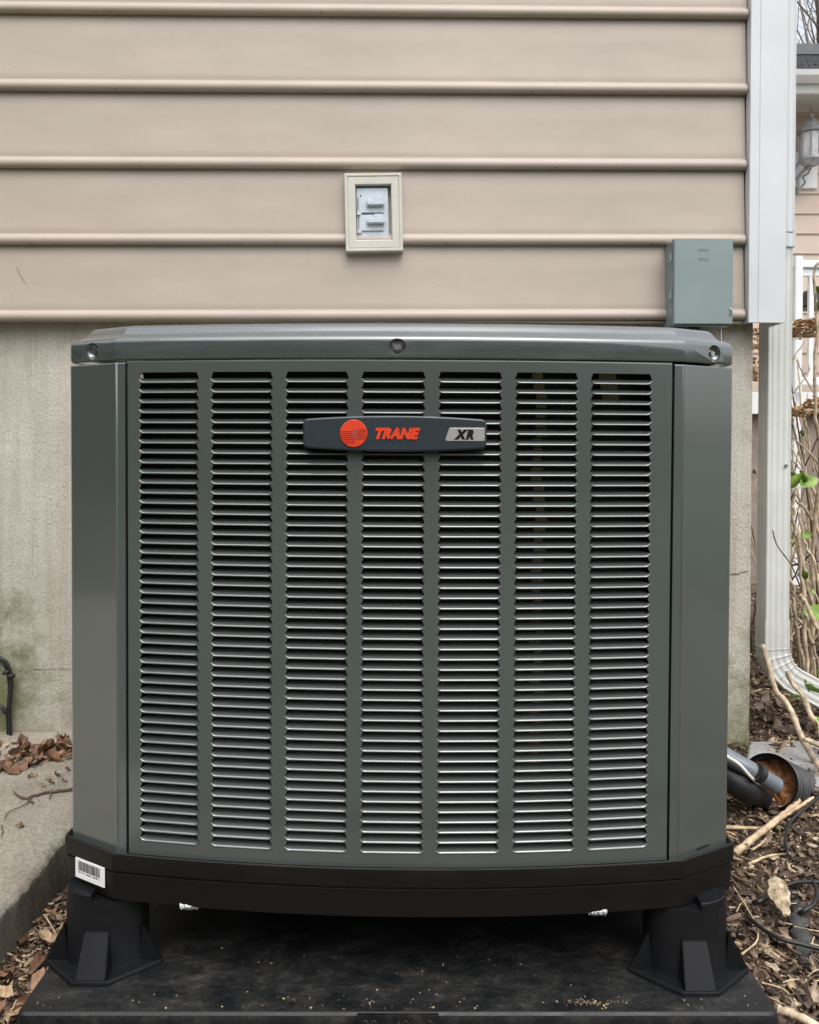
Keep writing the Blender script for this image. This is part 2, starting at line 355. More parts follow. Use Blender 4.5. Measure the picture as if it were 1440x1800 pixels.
# ================================================================== HOUSE
YAW = R(1.6); TILT = R(-.35)
HD = 1.95                                  # wall plane distance at x=-.09
house = empty('house', (-.08, HD, 0), (0, 0, YAW))
tag(house, 'tan beaded vinyl sided house corner with white trim on a bare concrete foundation', 'house')
COURSE = .1775
XR_ = .910; XL_ = -2.6                      # local ends of the front wall
prof = [(.0, .195), (-.003, .182), (-.006, .12), (-.0095, .045), (-.0115, .031), (-.0108, .0275), (-.0118, .0262), (-.0150, .0240), (-.0180, .0205),
        (-.0195, .0160), (-.0196, .0115), (-.0182, .0070), (-.0150, .0038), (-.0110, .0026), (-.004, .0030), (0, .0045)]
def siding_mesh(L_):
    st = [0, L_]; v = []; f = []
    for x in st:
        for y, z in prof: v.append((x, y, z))
    n = len(prof)
    for i in range(n - 1): f.append((i, i + 1, n + i + 1, n + i))
    me = bpy.data.meshes.new('siding_plank'); me.from_pydata(v, [], f); me.update(); me.materials.append(M['siding'])
    me.polygons.foreach_set('use_smooth', [True] * len(me.polygons)); me.set_sharp_from_angle(angle=R(70)); return me
sm_ = siding_mesh(XR_ - XL_ - .03)
Z0 = 1.079                                  # bottom of the lowest plank
for i in range(11):
    o = bpy.data.objects.new('siding_plank', sm_); col.objects.link(o); o.parent = house
    o.location = (XL_, random.uniform(-.0006, .0006), Z0 + i * COURSE - (-.08 - 0) * 0 + XL_ * math.tan(-TILT) + random.uniform(-.0008, .0008)); o.rotation_euler = (0, TILT, 0)
# weep holes in the beads
mb = MB()
for i in range(1, 6):
    x = XL_ + random.uniform(0, .4)
    while x < XR_ - .1:
        zz = Z0 + i * COURSE + x * math.tan(-TILT) + .0048
        mb.tube([(x, -.0160, zz), (x, -.0178, zz - .001)], .0014, 8); x += .485
mb.build('weep_hole', M['ink'], house)['kind'] = 'stuff'
# sheathing behind (blocks light), foundation, side wall
tz = lambda x: Z0 + x * math.tan(-TILT)
MB().box((XL_, .012, Z0 + .02), (XR_ + .02, .06, Z0 + 2.0)).build('wall_sheathing', M['siding'], house)
fv = []
NX, NZ = 60, 24
mbf = MB(); FX0, FX1 = XL_, XR_ + .004
def fpt(x, z): return (x, .024 + .0012 * noise.noise(Vector((x * 6, z * 6, 1))) + .0008 * noise.noise(Vector((x * 25, z * 25, 5))), z)
vv = [fpt(FX0 + (FX1 - FX0) * i / NX, -.1 + (Z0 + .12) * j / NZ) for j in range(NZ + 1) for i in range(NX + 1)]
ff = [(j*(NX+1)+i, j*(NX+1)+i+1, (j+1)*(NX+1)+i+1, (j+1)*(NX+1)+i) for j in range(NZ) for i in range(NX)]
# turn the corner: rounded arris and the return wall
ret = []
for j in range(NZ + 1):
    z = -.1 + (Z0 + .12) * j / NZ
    w = .002 * noise.noise(Vector((3, 3, z * 14)))
    for k in (1, 2, 3): ret.append((FX1 + .004 * math.sin(k * R(30)) + w, .024 + .004 * (1 - math.cos(k * R(30))), z))
    ret.append((FX1 + .004 + w, 4.0, z))
n0 = len(vv); vv += ret
for j in range(NZ):
    a = j*(NX+1)+NX; b = (j+1)*(NX+1)+NX; r0 = n0 + j*4; r1 = n0 + (j+1)*4
    ff.append((a, r0, r1, b))
    for k in range(3): ff.append((r0+k, r0+k+1, r1+k+1, r1+k))
fo = mesh('foundation', vv, ff, M['foundation'], house, auto=60)
# crack and blemishes on the foundation
def crack(pts, w):
    mb = MB(); v = []
    for p in pts:
        ww = w * random.uniform(.4, 1.2); v += [(p[0], .0215, p[1] - ww), (p[0], .0215, p[1] + ww)]
    mb.add(v, [(2*i, 2*i+2, 2*i+3, 2*i+1) for i in range(len(pts) - 1)]); return mb
toL = lambda p: house_inv @ p
bpy.context.view_layer.update(); house_inv = house.matrix_world.inverted()
def hl(px, py, d=1.99): return toL(W(px, py, d))
for (a, b, w) in (((1281, 1012), (1319, 1004), .0011), ((60, 1178), (125, 1176), .0007)):
    A, Bq = hl(*a, 1.99 if a[0] > 700 else 1.95), hl(*b, 1.99 if a[0] > 700 else 1.95); K = 14
    crack([(A.x + (Bq.x - A.x) * i / K, A.z + (Bq.z - A.z) * i / K + random.uniform(-.003, .003)) for i in range(K + 1)], w).build('crack', M['ink'], house)
# side wall siding (seen only from beside)
for i in range(11):
    MB().box((XR_ + .012, .10, Z0 + i * COURSE + .012), (XR_ + .024, 4.0, Z0 + (i + 1) * COURSE + .008)).build('side_plank', M['siding'], house)
# corner trim
cx0, cx1 = XR_ - .028, XR_ + .061
out = [(cx0, -.004), (cx0, -.027), (cx0 + .0008, -.0285), (cx0 + .022, -.0285), (cx0 + .0235, -.0298), (cx0 + .025, -.0285), (cx1 - .002, -.0285), (cx1, -.0265), (cx1, .06), (cx1 - .006, .062), (cx1 - .006, -.018), (cx0 + .006, -.018), (cx0 + .006, -.004)]
v = []; n = len(out); zt = Z0 + 1.9; zb = Z0 - .0015
for z in (zb, zt):
    for x, y in out: v.append((x, y, z))
f = [(k, (k+1) % n, n+(k+1) % n, n+k) for k in range(n)] + [tuple(reversed(range(n))), tuple(range(n, 2*n))]
mesh('corner_trim', v, f, M['white_vinyl'], house, auto=20)
# thin starter strip / flashing under lowest course
MB().box((XL_, -.006, -.004), (XR_ - XL_ - 2.6 - .03, .022, .002)).build('starter_strip', M['siding'], house).location = (0, 0, Z0 + .003)

for pts in (((37, 473), (45, 490), (60, 512), (82, 536)), ((770, 498), (776, 510), (781, 522))):
    P_ = [W(px, py, 1.94) for px, py in pts]; P_ = [Vector((q.x, HD + (q.x + .08) * math.tan(YAW) - .0077, q.z)) for q in P_]
    o = MB().tube([house_inv @ q for q in bez(P_, 5)], .0003, 5).build('scratch', M['ink'], house)

# ---- outlet block on the wall
p = W(657, 372.5, HD - .028); ob = empty('outlet_box', p, (0, R(-1.2), YAW))
tag(ob, 'weatherproof outlet with two grey flip lids in a beige trim block on the siding', 'outlet')
def frame_mesh(w, h, iw, ih, d0, d1, mm, name, parent, step=.006):
    def rect(a, b): return [(-a, -b), (a, -b), (a, b), (-a, b)]
    rings = [(w, h, d0), (w, h, d1 - .001), (w - .001, h - .001, d1), (w - step, h - step, d1), (w - step - .0015, h - step - .0015, d1 - .0022),
             (w - step - .003, h - step - .003, d1 - .0012), (iw + .002, ih + .002, d1 - .0012), (iw, ih, d1 - .003), (iw, ih, d0)]
    v = []; f = []
    for a, b, d in rings:
        for x, z in rect(a, b): v.append((x, -d, z))
    for i in range(len(rings) - 1):
        for k in range(4): f.append((i*4+k, i*4+(k+1) % 4, (i+1)*4+(k+1) % 4, (i+1)*4+k))
    return mesh(name, v, f, mm, parent)
frame_mesh(.0668, .0905, .0415, .0640, -.045, 0.0, M['block'], 'trim_block', ob)
MB().box((-.0415, .026, -.064), (.0415, .03, .064)).build('backing', M['dark'], ob)
pl = MB().box((-.0395, .010, -.0625), (.034, .026, .0590)).build('cover_plate', M['cover_grey'], ob, bevel=.001)
for i, z in enumerate((.0185, -.0235)):
    lid = MB().box((-.0345 + i * .001, .0065, z - .0185), (.0225, .0135, z + .0205)).build('flip_lid', M['cover_grey'], ob, bevel=.0012)
    MB().box((-.0155, -.0035, z - .0035), (.0255, .008, z + .0105)).build('lid_hood', M['cover_grey'], lid, bevel=.0025, seg=3)
    MB().box((.001, .002, z + .0115), (.021, .008, z + .020)).build('lid_tab', M['cover_grey'], lid, bevel=.0008)
    MB().box((-.039, .0055, z - .0235), (-.029, .0115, z - .0145)).build('hinge', M['cover_grey'], ob, bevel=.0006)
    MB().box((-.0372, .0093, z - .014), (-.0362, .0102, z + .018)).build('hinge_slot', M['ink'], ob)
MB().box((-.029, .0062, -.0037), (.0225, .0075, -.0025)).build('lid_gap', M['ink'], ob)
MB().box((-.031, .0060, .0215 + .016), (-.0285, .0092, .0215 + .020)).build('lid_slot', M['ink'], ob)

# ---- disconnect box
p = W(1237, 494.5, 1.903); db = empty('disconnect_box', p, (0, R(-.1), YAW))
tag(db, 'grey-green metal electrical disconnect box with hinged door beside the white corner trim', 'electrical box')
hw, hh = .0690, .0985
MB().box((-hw - .0005, .006, -hh - .004), (hw - .003, .066, hh - .004)).build('enclosure', M['box_grey'], db, bevel=.002)
door = MB().box((-hw, 0, -hh), (hw, .0052, hh)).build('door', M['box_grey'], db, bevel=.0016)
lip = MB(); lip.box((-hw, .0055, hh - .002), (hw, .016, hh + .0002)); lip.build('door_flange', M['box_grey'], door, bevel=.0006)
for z in (.058, -.030):
    MB().tube([(-hw - .0035, .013, z - .010), (-hw - .0035, .013, z + .010)], .0036, 10).build('hinge', M['box_grey'], db, auto=40)
# embossed square-D emblem
em = MB()
for a in ((-.0125, .0735, .0125, .0750), (-.0125, .0490, .0125, .0505), (-.0125, .0700, .006, .0708), (-.0125, .0530, .006, .0538)):
    em.box((a[0], -.0007, a[1]), (a[2], .0015, a[3]))
em.tube(bez([(.006, -.0001, .0704), (.0105, -.0001, .067), (.0115, -.0001, .062), (.0105, -.0001, .057), (.006, -.0001, .0534)], 6), .0006, 6)
em.build('emblem', M['box_grey'], door)
hs_ = MB(); hs_.tube(bez([(.061, -.001, -.062), (.0645, -.004, -.066), (.0645, -.004, -.074), (.061, -.001, -.078)], 6), .0012, 8)
hs_.build('hasp', M['steel'], door, auto=60)
cdt = MB(); cdt.tube([(-.012, .04, -hh - .004), (-.012, .04, -hh - .022)], .020, 14); cdt.build('conduit_fitting', M['rubber'], db, auto=40)
MB().tube([(-.050, .04, -hh - .004), (-.050, .04, -hh - .014)], .016, 12).build('knockout_bushing', M['rubber'], db, auto=40)
whip = MB(); whip.tube(bez([W(1222, 578, 1.94), W(1218, 640, 1.95), W(1210, 800, 1.955), W(1190, 1000, 1.955)], 8), .012, 10)
tag(whip.build('conduit_whip', M['rubber'], auto=60), 'black flexible conduit hanging down from the grey disconnect box', 'conduit')
gw = MB(); gw.tube(bez([W(1267, 572, 1.955), W(1267.5, 640, 1.96), W(1267, 800, 1.965), W(1266, 1000, 1.965)], 5), .0022, 8)
tag(gw.build('ground_wire', M['wire_white'], auto=60), 'thin pale wire running down from under the disconnect box', 'wire')

# ---- downspout
ds = empty('downspout', (.9305, 2.09, 0)); tag(ds, 'white square corrugated downspout with curved elbow beside the house corner', 'downspout')
def spout_outline(w, d, ribs=4, depth=.0017):
    pts = []
    for (x0, y0, x1, y1) in ((-w, -d, w, -d), (w, -d, w, d), (w, d, -w, d), (-w, d, -w, -d)):
        nn = ribs * 6
        for i in range(nn):
            t = i / nn; e = min(t, 1 - t) * 8
            off = -depth * (.5 - .5 * math.cos(2 * math.pi * ribs * t)) if .08 < t < .92 else 0
            if t < .04 or t > .96: off = -.0018 * (1 - min(t, 1 - t) / .04)
            nxn, nyn = ((y1 - y0), -(x1 - x0)); l = math.hypot(nxn, nyn); nxn /= l; nyn /= l
            pts.append((x0 + (x1 - x0) * t + nxn * off, y0 + (y1 - y0) * t + nyn * off))
    return pts
def spout_tube(name, centre, w, d, mm, crimp=0):
    """centre: list of (pos, tilt angle about y)"""
    ol = spout_outline(w, d); n = len(ol); v = []; f = []
    for i, (p, a, s) in enumerate(centre):
        for x, y in ol:
            q = Vector((x * s, y * s, 0)); q = Matrix.Rotation(a, 3, 'Y') @ q
            v.append(Vector(p) + q)
    for i in range(len(centre) - 1):
        for k in range(n): f.append((i*n+k, i*n+(k+1) % n, (i+1)*n+(k+1) % n, (i+1)*n+k))
    f.append(tuple(range(n))); 
    return mesh(name, v, f, mm, ds, auto=40)
spout_tube('lower_pipe', [((0, 0, z), 0, 1) for z in (.275, .8, 1.35)], .0300, .0300, M['downspout'])
spout_tube('upper_pipe', [((0, 0, z), 0, 1) for z in (1.32, 2.2, 3.2)], .0325, .0325, M['white_vinyl'])
spout_tube('coupler_band', [((0, 0, z), 0, 1) for z in (1.283, 1.316)], .0345, .0345, M['white_vinyl'])
spout_tube('elbow_sleeve', [((0, 0, z), 0, 1) for z in (.2735, .345)], .0318, .0318, M['downspout'])
# elbow: turns towards +x with crimped folds
el = []; rad = .10
K = 30
for i in range(K + 1):
    t = i / K; a = t * R(62)
    px_ = rad * (1 - math.cos(a)); pz = .274 - rad * math.sin(a)
    s = 1.055 if (i % 6) == 1 and i < 28 else 1.0
    el.append(((px_, 0, pz), -a, s))
lx, lz = el[-1][0][0], el[-1][0][2]; dirx, dirz = math.sin(R(62)), -math.cos(R(62))
for t in (.03, .06, .12): el.append(((lx + dirx * t, 0, lz + dirz * t), -R(62), 1.0))
spout_tube('elbow', el, .0318, .0305, M['downspout'])
MB().tube([(.016, -.0295, .735), (.016, -.0335, .735)], .0042, 8).build('screw', M['steel'], ds, auto=40)
lp = MB(); lp.tube([(0, 0, 0), (.10, .0, -.012)], .024, 12)
lo = lp.build('drain_extension', M['white_vinyl'], auto=40); lo.location = W(1424, 1226, 2.2)
tag(lo, 'short white plastic pipe lying at the end of the downspout elbow', 'pipe')

# ================================================================== CONCRETE SLAB LEFT
sb = bmesh.new()
SX, SZ = -.605, .098
def slab_pts():
    v = []; f = []
    ysl = [.55 + i * (2.02 - .55) / 220 for i in range(221)]
    rows = []
    for y in ysl:
        e = .005 * noise.noise(Vector((0, y * 9, 2))) + .006 * noise.noise(Vector((4, y * 38, 2)))
        w = .005 * noise.noise(Vector((7, y * 45, 9)))
        row = [(-3.2, y, SZ), (-1.6, y, SZ), (SX - .06, y, SZ + .0012 * noise.noise(Vector((0, y * 12, 8)))), (SX - .014 + e, y, SZ - .0005 + w * .4), (SX - .006 + e, y, SZ - .005 + w), (SX - .001 + e, y, SZ - .011 + w), (SX + e * .7, y, SZ - .02), (SX + .003 + e * .5, y, .045), (SX + .004, y, -.03)]
        rows.append(row)
    n = len(rows[0])
    for r_ in rows: v += r_
    for j in range(len(rows) - 1):
        for i in range(n - 1): f.append((j*n+i, j*n+i+1, (j+1)*n+i+1, (j+1)*n+i))
    f.append(tuple(range(n)))
    return v, f
v, f = slab_pts(); so_ = mesh('path', v, f, None, None, auto=55)
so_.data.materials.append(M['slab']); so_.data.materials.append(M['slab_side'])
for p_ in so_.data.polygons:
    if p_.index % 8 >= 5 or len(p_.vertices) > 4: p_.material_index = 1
tag(so_, 'worn grey concrete path slab left of the condenser pad', kind='structure')

# ================================================================== PAD
def padmesh():
    x0, x1, y0, y1 = -.497, .467, 1.010, 1.945
    path = round_poly([(x0, y0), (x1, y0), (x1, y1), (x0, y1)], .016, 6)
    return loft(path, [(-.004, .0), (.0, .004), (.0, .062), (-.0008, .068), (-.0025, .0722), (-.0055, .0750), (-.010, .0759)])
pad = empty('condenser_pad', (0, 0, 0)); tag(pad, 'black plastic equipment pad streaked with dirt under the condenser', 'equipment pad')
mesh('pad_body', *padmesh(), M['pad'], pad, auto=20)
MB().box((-.066, 1.0065, .030), (.0367, 1.014, .0755)).build('size_plate', M['pad'], pad, bevel=.001)
def text(s, name, size, mm, parent, loc, rot=(R(90), 0, 0), bold=0.0, shear=0.0, ext=.0005, sx=1.0, space=1.0, width=None):
    c = bpy.data.curves.new(name, 'FONT'); c.body = s; c.size = size; c.extrude = ext; c.offset = bold * size; c.shear = shear; c.space_character = space
    c.align_x = 'CENTER'; c.align_y = 'CENTER'; c.resolution_u = 4
    t = bpy.data.objects.new(name, c); col.objects.link(t); bpy.context.view_layer.update()
    dg = bpy.context.evaluated_depsgraph_get(); me = bpy.data.meshes.new_from_object(t.evaluated_get(dg)); bpy.data.objects.remove(t); me.name = name
    xs_ = [q.co.x for q in me.vertices]; ys_ = [q.co.y for q in me.vertices]; w0 = max(xs_) - min(xs_); cxm = (max(xs_) + min(xs_)) / 2; cym = (max(ys_) + min(ys_)) / 2
    k = (width / w0) if width else sx
    for q in me.vertices: q.co.x = (q.co.x - cxm) * k; q.co.y -= cym
    me.materials.clear(); me.materials.append(mm)
    o = bpy.data.objects.new(name, me); col.objects.link(o); o.parent = parent; o.location = loc; o.rotation_euler = rot; return o
M['emboss'] = simple('embossed_plastic', (.035, .036, .037), .4, .1, 60)
text('38 x 40 x 3', 'size_lettering', .0185, M['emboss'], pad, (-.0145, 1.0063, .0645), width=.0865, ext=.0006, bold=-.01)

# ================================================================== RISERS
def riser(loc, mirror=1, label=None):
    t = empty('riser_foot', loc); tag(t, label, 'riser foot', 'black plastic risers under the condenser')
    mx = mirror
    rx, ry = .0565, .040
    # outer half stands higher than the notch that carries the base
    def ring(z0, z1, a0, a1, name, capz):
        pts = [(math.cos(a) * rx, math.sin(a) * ry) for a in [a0 + (a1 - a0) * i / 24 for i in range(25)]]
        return pts
    n = 48; v = []; f = []
    pts = [(math.cos(2*math.pi*i/n) * rx, math.sin(2*math.pi*i/n) * ry) for i in range(n)]
    prof_ = [(.003, 0), (.0015, .003), (.0, .008), (-.0008, .086), (-.0018, .0945)]
    bv, bf = loft(pts, prof_, True, True)
    mesh('column', bv, bf, M['black_riser'], t, auto=40)
    # raised rim segment on the outer side
    seg = [(x, y) for x, y in pts if (x * mx) > .0070]
    if mx > 0: seg = sorted(seg, key=lambda q: math.atan2(q[1], q[0]))
    else: seg = sorted(seg, key=lambda q: math.atan2(q[1], -q[0]), reverse=True)
    bv, bf = loft(seg, [(-.0014, .0920), (-.0016, .1030), (-.0026, .1046)], True, True)
    mesh('raised_rim', bv, bf, M['black_riser'], t, auto=30)
    fl = [(-.082, .004), (-.060, -.020), (-.024, -.048), (.024, -.048), (.060, -.020), (.082, .004), (.024, .052), (-.024, .052)]
    fl = [(-.083, -.018), (-.025, -.068), (.023, -.068), (.083, -.018), (.024, .05), (-.026, .05)]
    bv, bf = loft(round_poly(fl, .004, 3), [(0, 0), (0, .004), (-.001, .0055), (-.0035, .0058), (-.0042, .0046)], True, True)
    mesh('flange', bv, bf, M['black_riser'], t, auto=35)
    # wide front and rear fins, thin side gussets
    for s in (-1, 1):
        zt = .056; ya = .041 if s < 0 else .038; yb = .0665 if s < 0 else .049
        q = [(-.0165, s*ya, zt), (.0155, s*ya, zt), (.0195, s*yb, .0058), (-.0205, s*yb, .0058), (-.0165, s*.020, zt), (.0155, s*.020, zt), (.0195, s*.020, .0058), (-.0205, s*.020, .0058)]
        fc = [(0,1,2,3), (5,4,7,6), (4,5,1,0), (1,5,6,2), (4,0,3,7), (3,2,6,7)]
        if s < 0: fc = [tuple(reversed(k)) for k in fc]
        MB().add(q, fc).build('fin', M['black_riser'], t, bevel=.0009)
    for s in (-1, 1):
        q = [(s*.054, -.018, .055), (s*.054, -.012, .055), (s*.080, -.019, .0055), (s*.080, -.015, .0055), (s*.050, -.018, .0055), (s*.050, -.012, .0055)]
        fc = [(0,2,3,1), (0,4,2), (1,3,5), (4,5,3,2), (0,1,5,4)]
        MB().add(q, fc).build('gusset', M['black_riser'], t)
    return t
riser((-.4210, 1.130, .0763), -1, 'black plastic riser under the front corner with the barcode label')
riser((.3775, 1.110, .0763), 1, 'black plastic riser under the front corner on the mulch side')
riser((-.39, 1.80, .0763), -1, 'rear black riser foot on the path side, hidden in shade')
riser((.395, 1.79, .0763), 1, 'rear black riser foot on the drain pipe side')

# ================================================================== AIR CONDITIONER
UX, UY = -.0180, 1.135
ac = empty('air_conditioner', (UX, UY, 0), (0, R(.27), R(-.87)))
tag(ac, 'grey-green outdoor condenser unit with louvered bowed front and red round logo', 'air conditioner')
BX, BY, BOW = .3786, -.045, .032
def fy(x): return BY - BOW * (1 - (x / BX) ** 2)
front = [(BX * (-1 + 2 * i / 28), fy(BX * (-1 + 2 * i / 28))) for i in range(1, 28)]
HW = .4585; DEP = .70
corner_pts = [(-BX, BY)] + front + [(BX, BY), (HW, 0), (HW, DEP), (BX, DEP + .045), (-BX, DEP + .045), (-HW, DEP), (-HW, 0)]
rads = [.006] + [0] * 27 + [.006, .008, .01, .01, .01, .01, .008]
path = round_poly(corner_pts, rads, 5)
def ac_rings(prof_):
    v = []; f = []; n = len(path)
    for off, z in prof_:
        for x, y in round_poly([tuple(q) for q in offset_path(corner_pts, off)], rads, 5): v.append((x, y, z))
    for i in range(len(prof_) - 1):
        for k in range(n): f.append((i*n+k, i*n+(k+1)%n, (i+1)*n+(k+1)%n, (i+1)*n+k))
    return v, f, n
def ac_loft(prof_, name, mm, auto=35, **k):
    v, f, n = ac_rings(prof_); f.append(tuple(reversed(range(n)))); f.append(tuple(range((len(prof_)-1)*n, len(prof_)*n))); return mesh(name, v, f, mm, ac, auto=auto)
# base pan
ac_loft([(-.10, .1735), (-.012, .1735), (.0030, .1725), (.0050, .1745), (.0068, .2085), (.0070, .2105), (.0048, .2118), (.0070, .2131), (.0086, .2150), (.0092, .2345), (.0086, .2378), (.0066, .2390), (.0046, .2380), (.0030, .2350), (-.01, .2345)], 'base_pan', M['black_base'], 30)
# cap, with dimples cut for the screws
cap_prof = [(-.010, .9020), (-.0050, .9015), (-.0025, .8999), (-.0008, .9009), (.0000, .9035), (.0000, .9225), (-.0004, .9252), (-.0016, .9276), (-.0036, .9298), (-.0062, .9315), (-.0100, .9328), (-.0150, .9344), (-.0175, .9360), (-.0200, .9394), (-.0228, .9436), (-.0256, .9468), (-.0295, .9489), (-.0350, .9500), (-.0400, .9501)]
capv, capf, ni = ac_rings(cap_prof)
capf.append(tuple(reversed(range(ni)))); kk = len(capv) - ni; inner = [Vector(q[:2]) for q in capv[-ni:]]
cen = Vector((0, .33))
for sc_, zz_ in ((.975, .9496), (.95, .9400)):
    nb_ = len(capv); capv += [(cen.x + (q.x - cen.x) * sc_, cen.y + (q.y - cen.y) * sc_, zz_) for q in inner]
    capf += [(kk + k, kk + (k+1) % ni, nb_ + (k+1) % ni, nb_ + k) for k in range(ni)]; kk = nb_
capf.append(tuple(range(kk, kk + ni)))
cap = mesh('top_cap', capv, capf, M['cap'], ac, auto=28)
nl = math.hypot(HW - BX, .045); cn_ = Vector((.045, -(HW - BX), 0)) / nl    # outward normal of right chamfer
screws = [Vector((-.001, fy(0) - .0002, .9145)), Vector(((BX * .40 + HW * .60), BY * .40, .9140)) + cn_ * .0000, Vector((-(BX * .50 + HW * .50), BY * .50, .9140)) + Vector((-cn_.x, cn_.y, 0)) * .0000]
dirs = [Vector((0, -1, 0)), cn_, Vector((-cn_.x, cn_.y, 0))]
cut = bmesh.new()
for p, d in zip(screws, dirs):
    bmesh.ops.create_uvsphere(cut, u_segments=32, v_segments=20, radius=1, matrix=Matrix.Translation(p + d * .0015) @ d.to_track_quat('Z', 'Y').to_matrix().to_4x4() @ Matrix.Diagonal((.0118, .0118, .0105, 1)))
cme = bpy.data.meshes.new('cut'); cut.to_mesh(cme); cut.free(); cme.materials.append(M['cap']); cob = bpy.data.objects.new('cut', cme); col.objects.link(cob); cob.parent = ac
bm_ = cap.modifiers.new('b', 'BOOLEAN'); bm_.object = cob; bm_.solver = 'EXACT'
bpy.context.view_layer.update(); dg = bpy.context.evaluated_depsgraph_get()
nm_ = bpy.data.meshes.new_from_object(cap.evaluated_get(dg)); cap.modifiers.clear(); cap.data = nm_; nm_.name = 'top_cap'
bpy.data.objects.remove(cob)
nm_.polygons.foreach_set('use_smooth', [True] * len(nm_.polygons)); nm_.set_sharp_from_angle(angle=R(28))
for p, d in zip(screws, dirs):
    q = d.to_track_quat('Z', 'Y').to_matrix().to_4x4(); T = Matrix.Translation(p - d * .0088) @ q
    mb = MB(); n = 20
    mb.tube([T @ Vector((0, 0, 0)), T @ Vector((0, 0, .0022))], .0056, n); mb.tube([T @ Vector((0, 0, .0022)), T @ Vector((0, 0, .0064))], .0040, 6)
    mb.build('screw', M['steel'], ac, auto=35)
# corner posts / side skins
def skin(xsign):
    pts = [(.3645, fy(.3645)), (BX - .0050, fy(BX - .0050)), (BX - .0035, fy(BX - .0035)), (BX - .001, BY - .0014), (BX + .0012, BY - .0002), (BX + .0030, BY + .0008 + .0007), (BX + .0046, BY + .0026), (HW - .0045, -.0026), (HW - .003, -.0018), (HW - .0006, .0008), (HW, .0025), (HW, .004), (HW, DEP), (BX, DEP + .045), (.0, DEP + .045)]
    z0, z1 = .2345, .8965; v = []; f = []
    rows = [(0, z0), (0, z1 - .0015), (-.0006, z1 - .0003), (-.006, z1)]
    for off, z in rows:
        for i, (x, y) in enumerate(pts):
            # shift inward for the folded top
            v.append((x + off * .7 * (1 if x > .3 else 0), y - off * (1 if y < .3 else -1), z))
    n = len(pts)
    for j in range(3):
        for i in range(n - 1): f.append((j*n+i, j*n+i+1, (j+1)*n+i+1, (j+1)*n+i))
    # fold back at the panel joint
    k = len(v); v += [(.3645, fy(.3645) + .02, z0), (.3645, fy(.3645) + .02, z1)]; f.append((k, 0, n, k + 1))
    v = [(x * xsign, y, z) for x, y, z in v]
    if xsign < 0: f = [tuple(reversed(q)) for q in f]
    return mesh('corner_post', v, f, M['paint'], ac, auto=25)
skin(1); skin(-1)
# small slot in the right post foot
T = Matrix.Translation(Vector((BX * .56 + HW * .44, BY * .56, .2445)) + cn_ * .0006) @ Matrix(((cn_.y * -1, -cn_.x, 0, 0), (cn_.x, -cn_.y * -1, 0, 0), (0, 0, 1, 0), (0, 0, 0, 1)))
mb = MB(); e = Vector((-cn_.y, cn_.x, 0)); p0 = Vector((BX * .64 + HW * .36, BY * .64, .2425)) + cn_ * .0008; p1 = Vector((BX * .40 + HW * .60, BY * .40, .2430)) + cn_ * .0008
mb.tube([p0, p1], .0009, 6); mb.build('post_slot', M['ink'], ac)

# front louvered panel
PX = .3605
NCOL, NROW = 7, 47
ZL0 = .8705; PIT = .01336
CXS = [-.0055 + (k - 3) * .0992 for k in range(NCOL)]
HN, HM = .0383, .0418
ZTOP, ZBOT = .8985, .2365
fp = lambda x, z, o=0: (x, fy(x) + o, z)
mb = MB()
lev = [(ZL0 + .0125, HN)]
for i in range(NROW):
    zl = ZL0 - i * PIT
    lev += [(zl + .0030, HM), (zl - .0008, HN + .0006)]
    if i < NROW - 1: lev.append((zl - .0022, HN))
zlast = lev[-1][0]
def bar(get_l, get_r, nseg=1):
    v = []; f = []
    for z, h in lev:
        l, r_ = get_l(h), get_r(h)
        for k in range(nseg + 1): v.append(fp(l + (r_ - l) * k / nseg, z))
    n = nseg + 1
    for j in range(len(lev) - 1):
        for k in range(nseg): f.append((j*n+k, (j+1)*n+k, (j+1)*n+k+1, j*n+k+1))
    # the sheet has thickness: short return at both edges
    for side in (0, nseg):
        k0 = len(v)
        for j, (z, h) in enumerate(lev):
            x = v[j*n+side][0]; v.append((x, fy(x) + .0013, z))
        for j in range(len(lev) - 1):
            q = (j*n+side, (j+1)*n+side, k0+j+1, k0+j)
            f.append(q if side else tuple(reversed(q)))
    mb.add(v, f)
bar(lambda h: -PX, lambda h: CXS[0] - h, 3)
for c in range(NCOL - 1): bar(lambda h, c=c: CXS[c] + h, lambda h, c=c: CXS[c+1] - h)
bar(lambda h: CXS[-1] + h, lambda h: PX, 4)
def band(zs, offs, x0=-PX, x1=PX, n=60):
    v = []; f = []
    for z, o in zip(zs, offs):
        for k in range(n + 1): x = x0 + (x1 - x0) * k / n; v.append((x, fy(x) + o, z))
    for j in range(len(zs) - 1):
        for k in range(n): f.append((j*(n+1)+k, (j+1)*(n+1)+k, (j+1)*(n+1)+k+1, j*(n+1)+k+1))
    mb.add(v, f)
band([ZTOP, ZTOP - .0002, ZTOP - .0009, ZTOP - .0018, ZTOP - .0028, lev[0][0]], [.006, .0010, .0002, 0, 0, 0])
band([zlast, ZBOT], [0, 0])
for s in (-1, 1):      # side folds
    x = s * PX; v = [(x, fy(x), ZTOP - .0018), (x + s * .0008, fy(x) + .001, ZTOP - .0018), (x + s * .0008, fy(x) + .02, ZTOP - .0018), (x, fy(x), ZBOT), (x + s * .0008, fy(x) + .001, ZBOT), (x + s * .0008, fy(x) + .02, ZBOT)]
    f = [(0, 3, 4, 1), (1, 4, 5, 2)]; mb.add(v, f if s > 0 else [tuple(reversed(q)) for q in f])
panel = mb.build('front_panel', M['paint'], ac, auto=35)
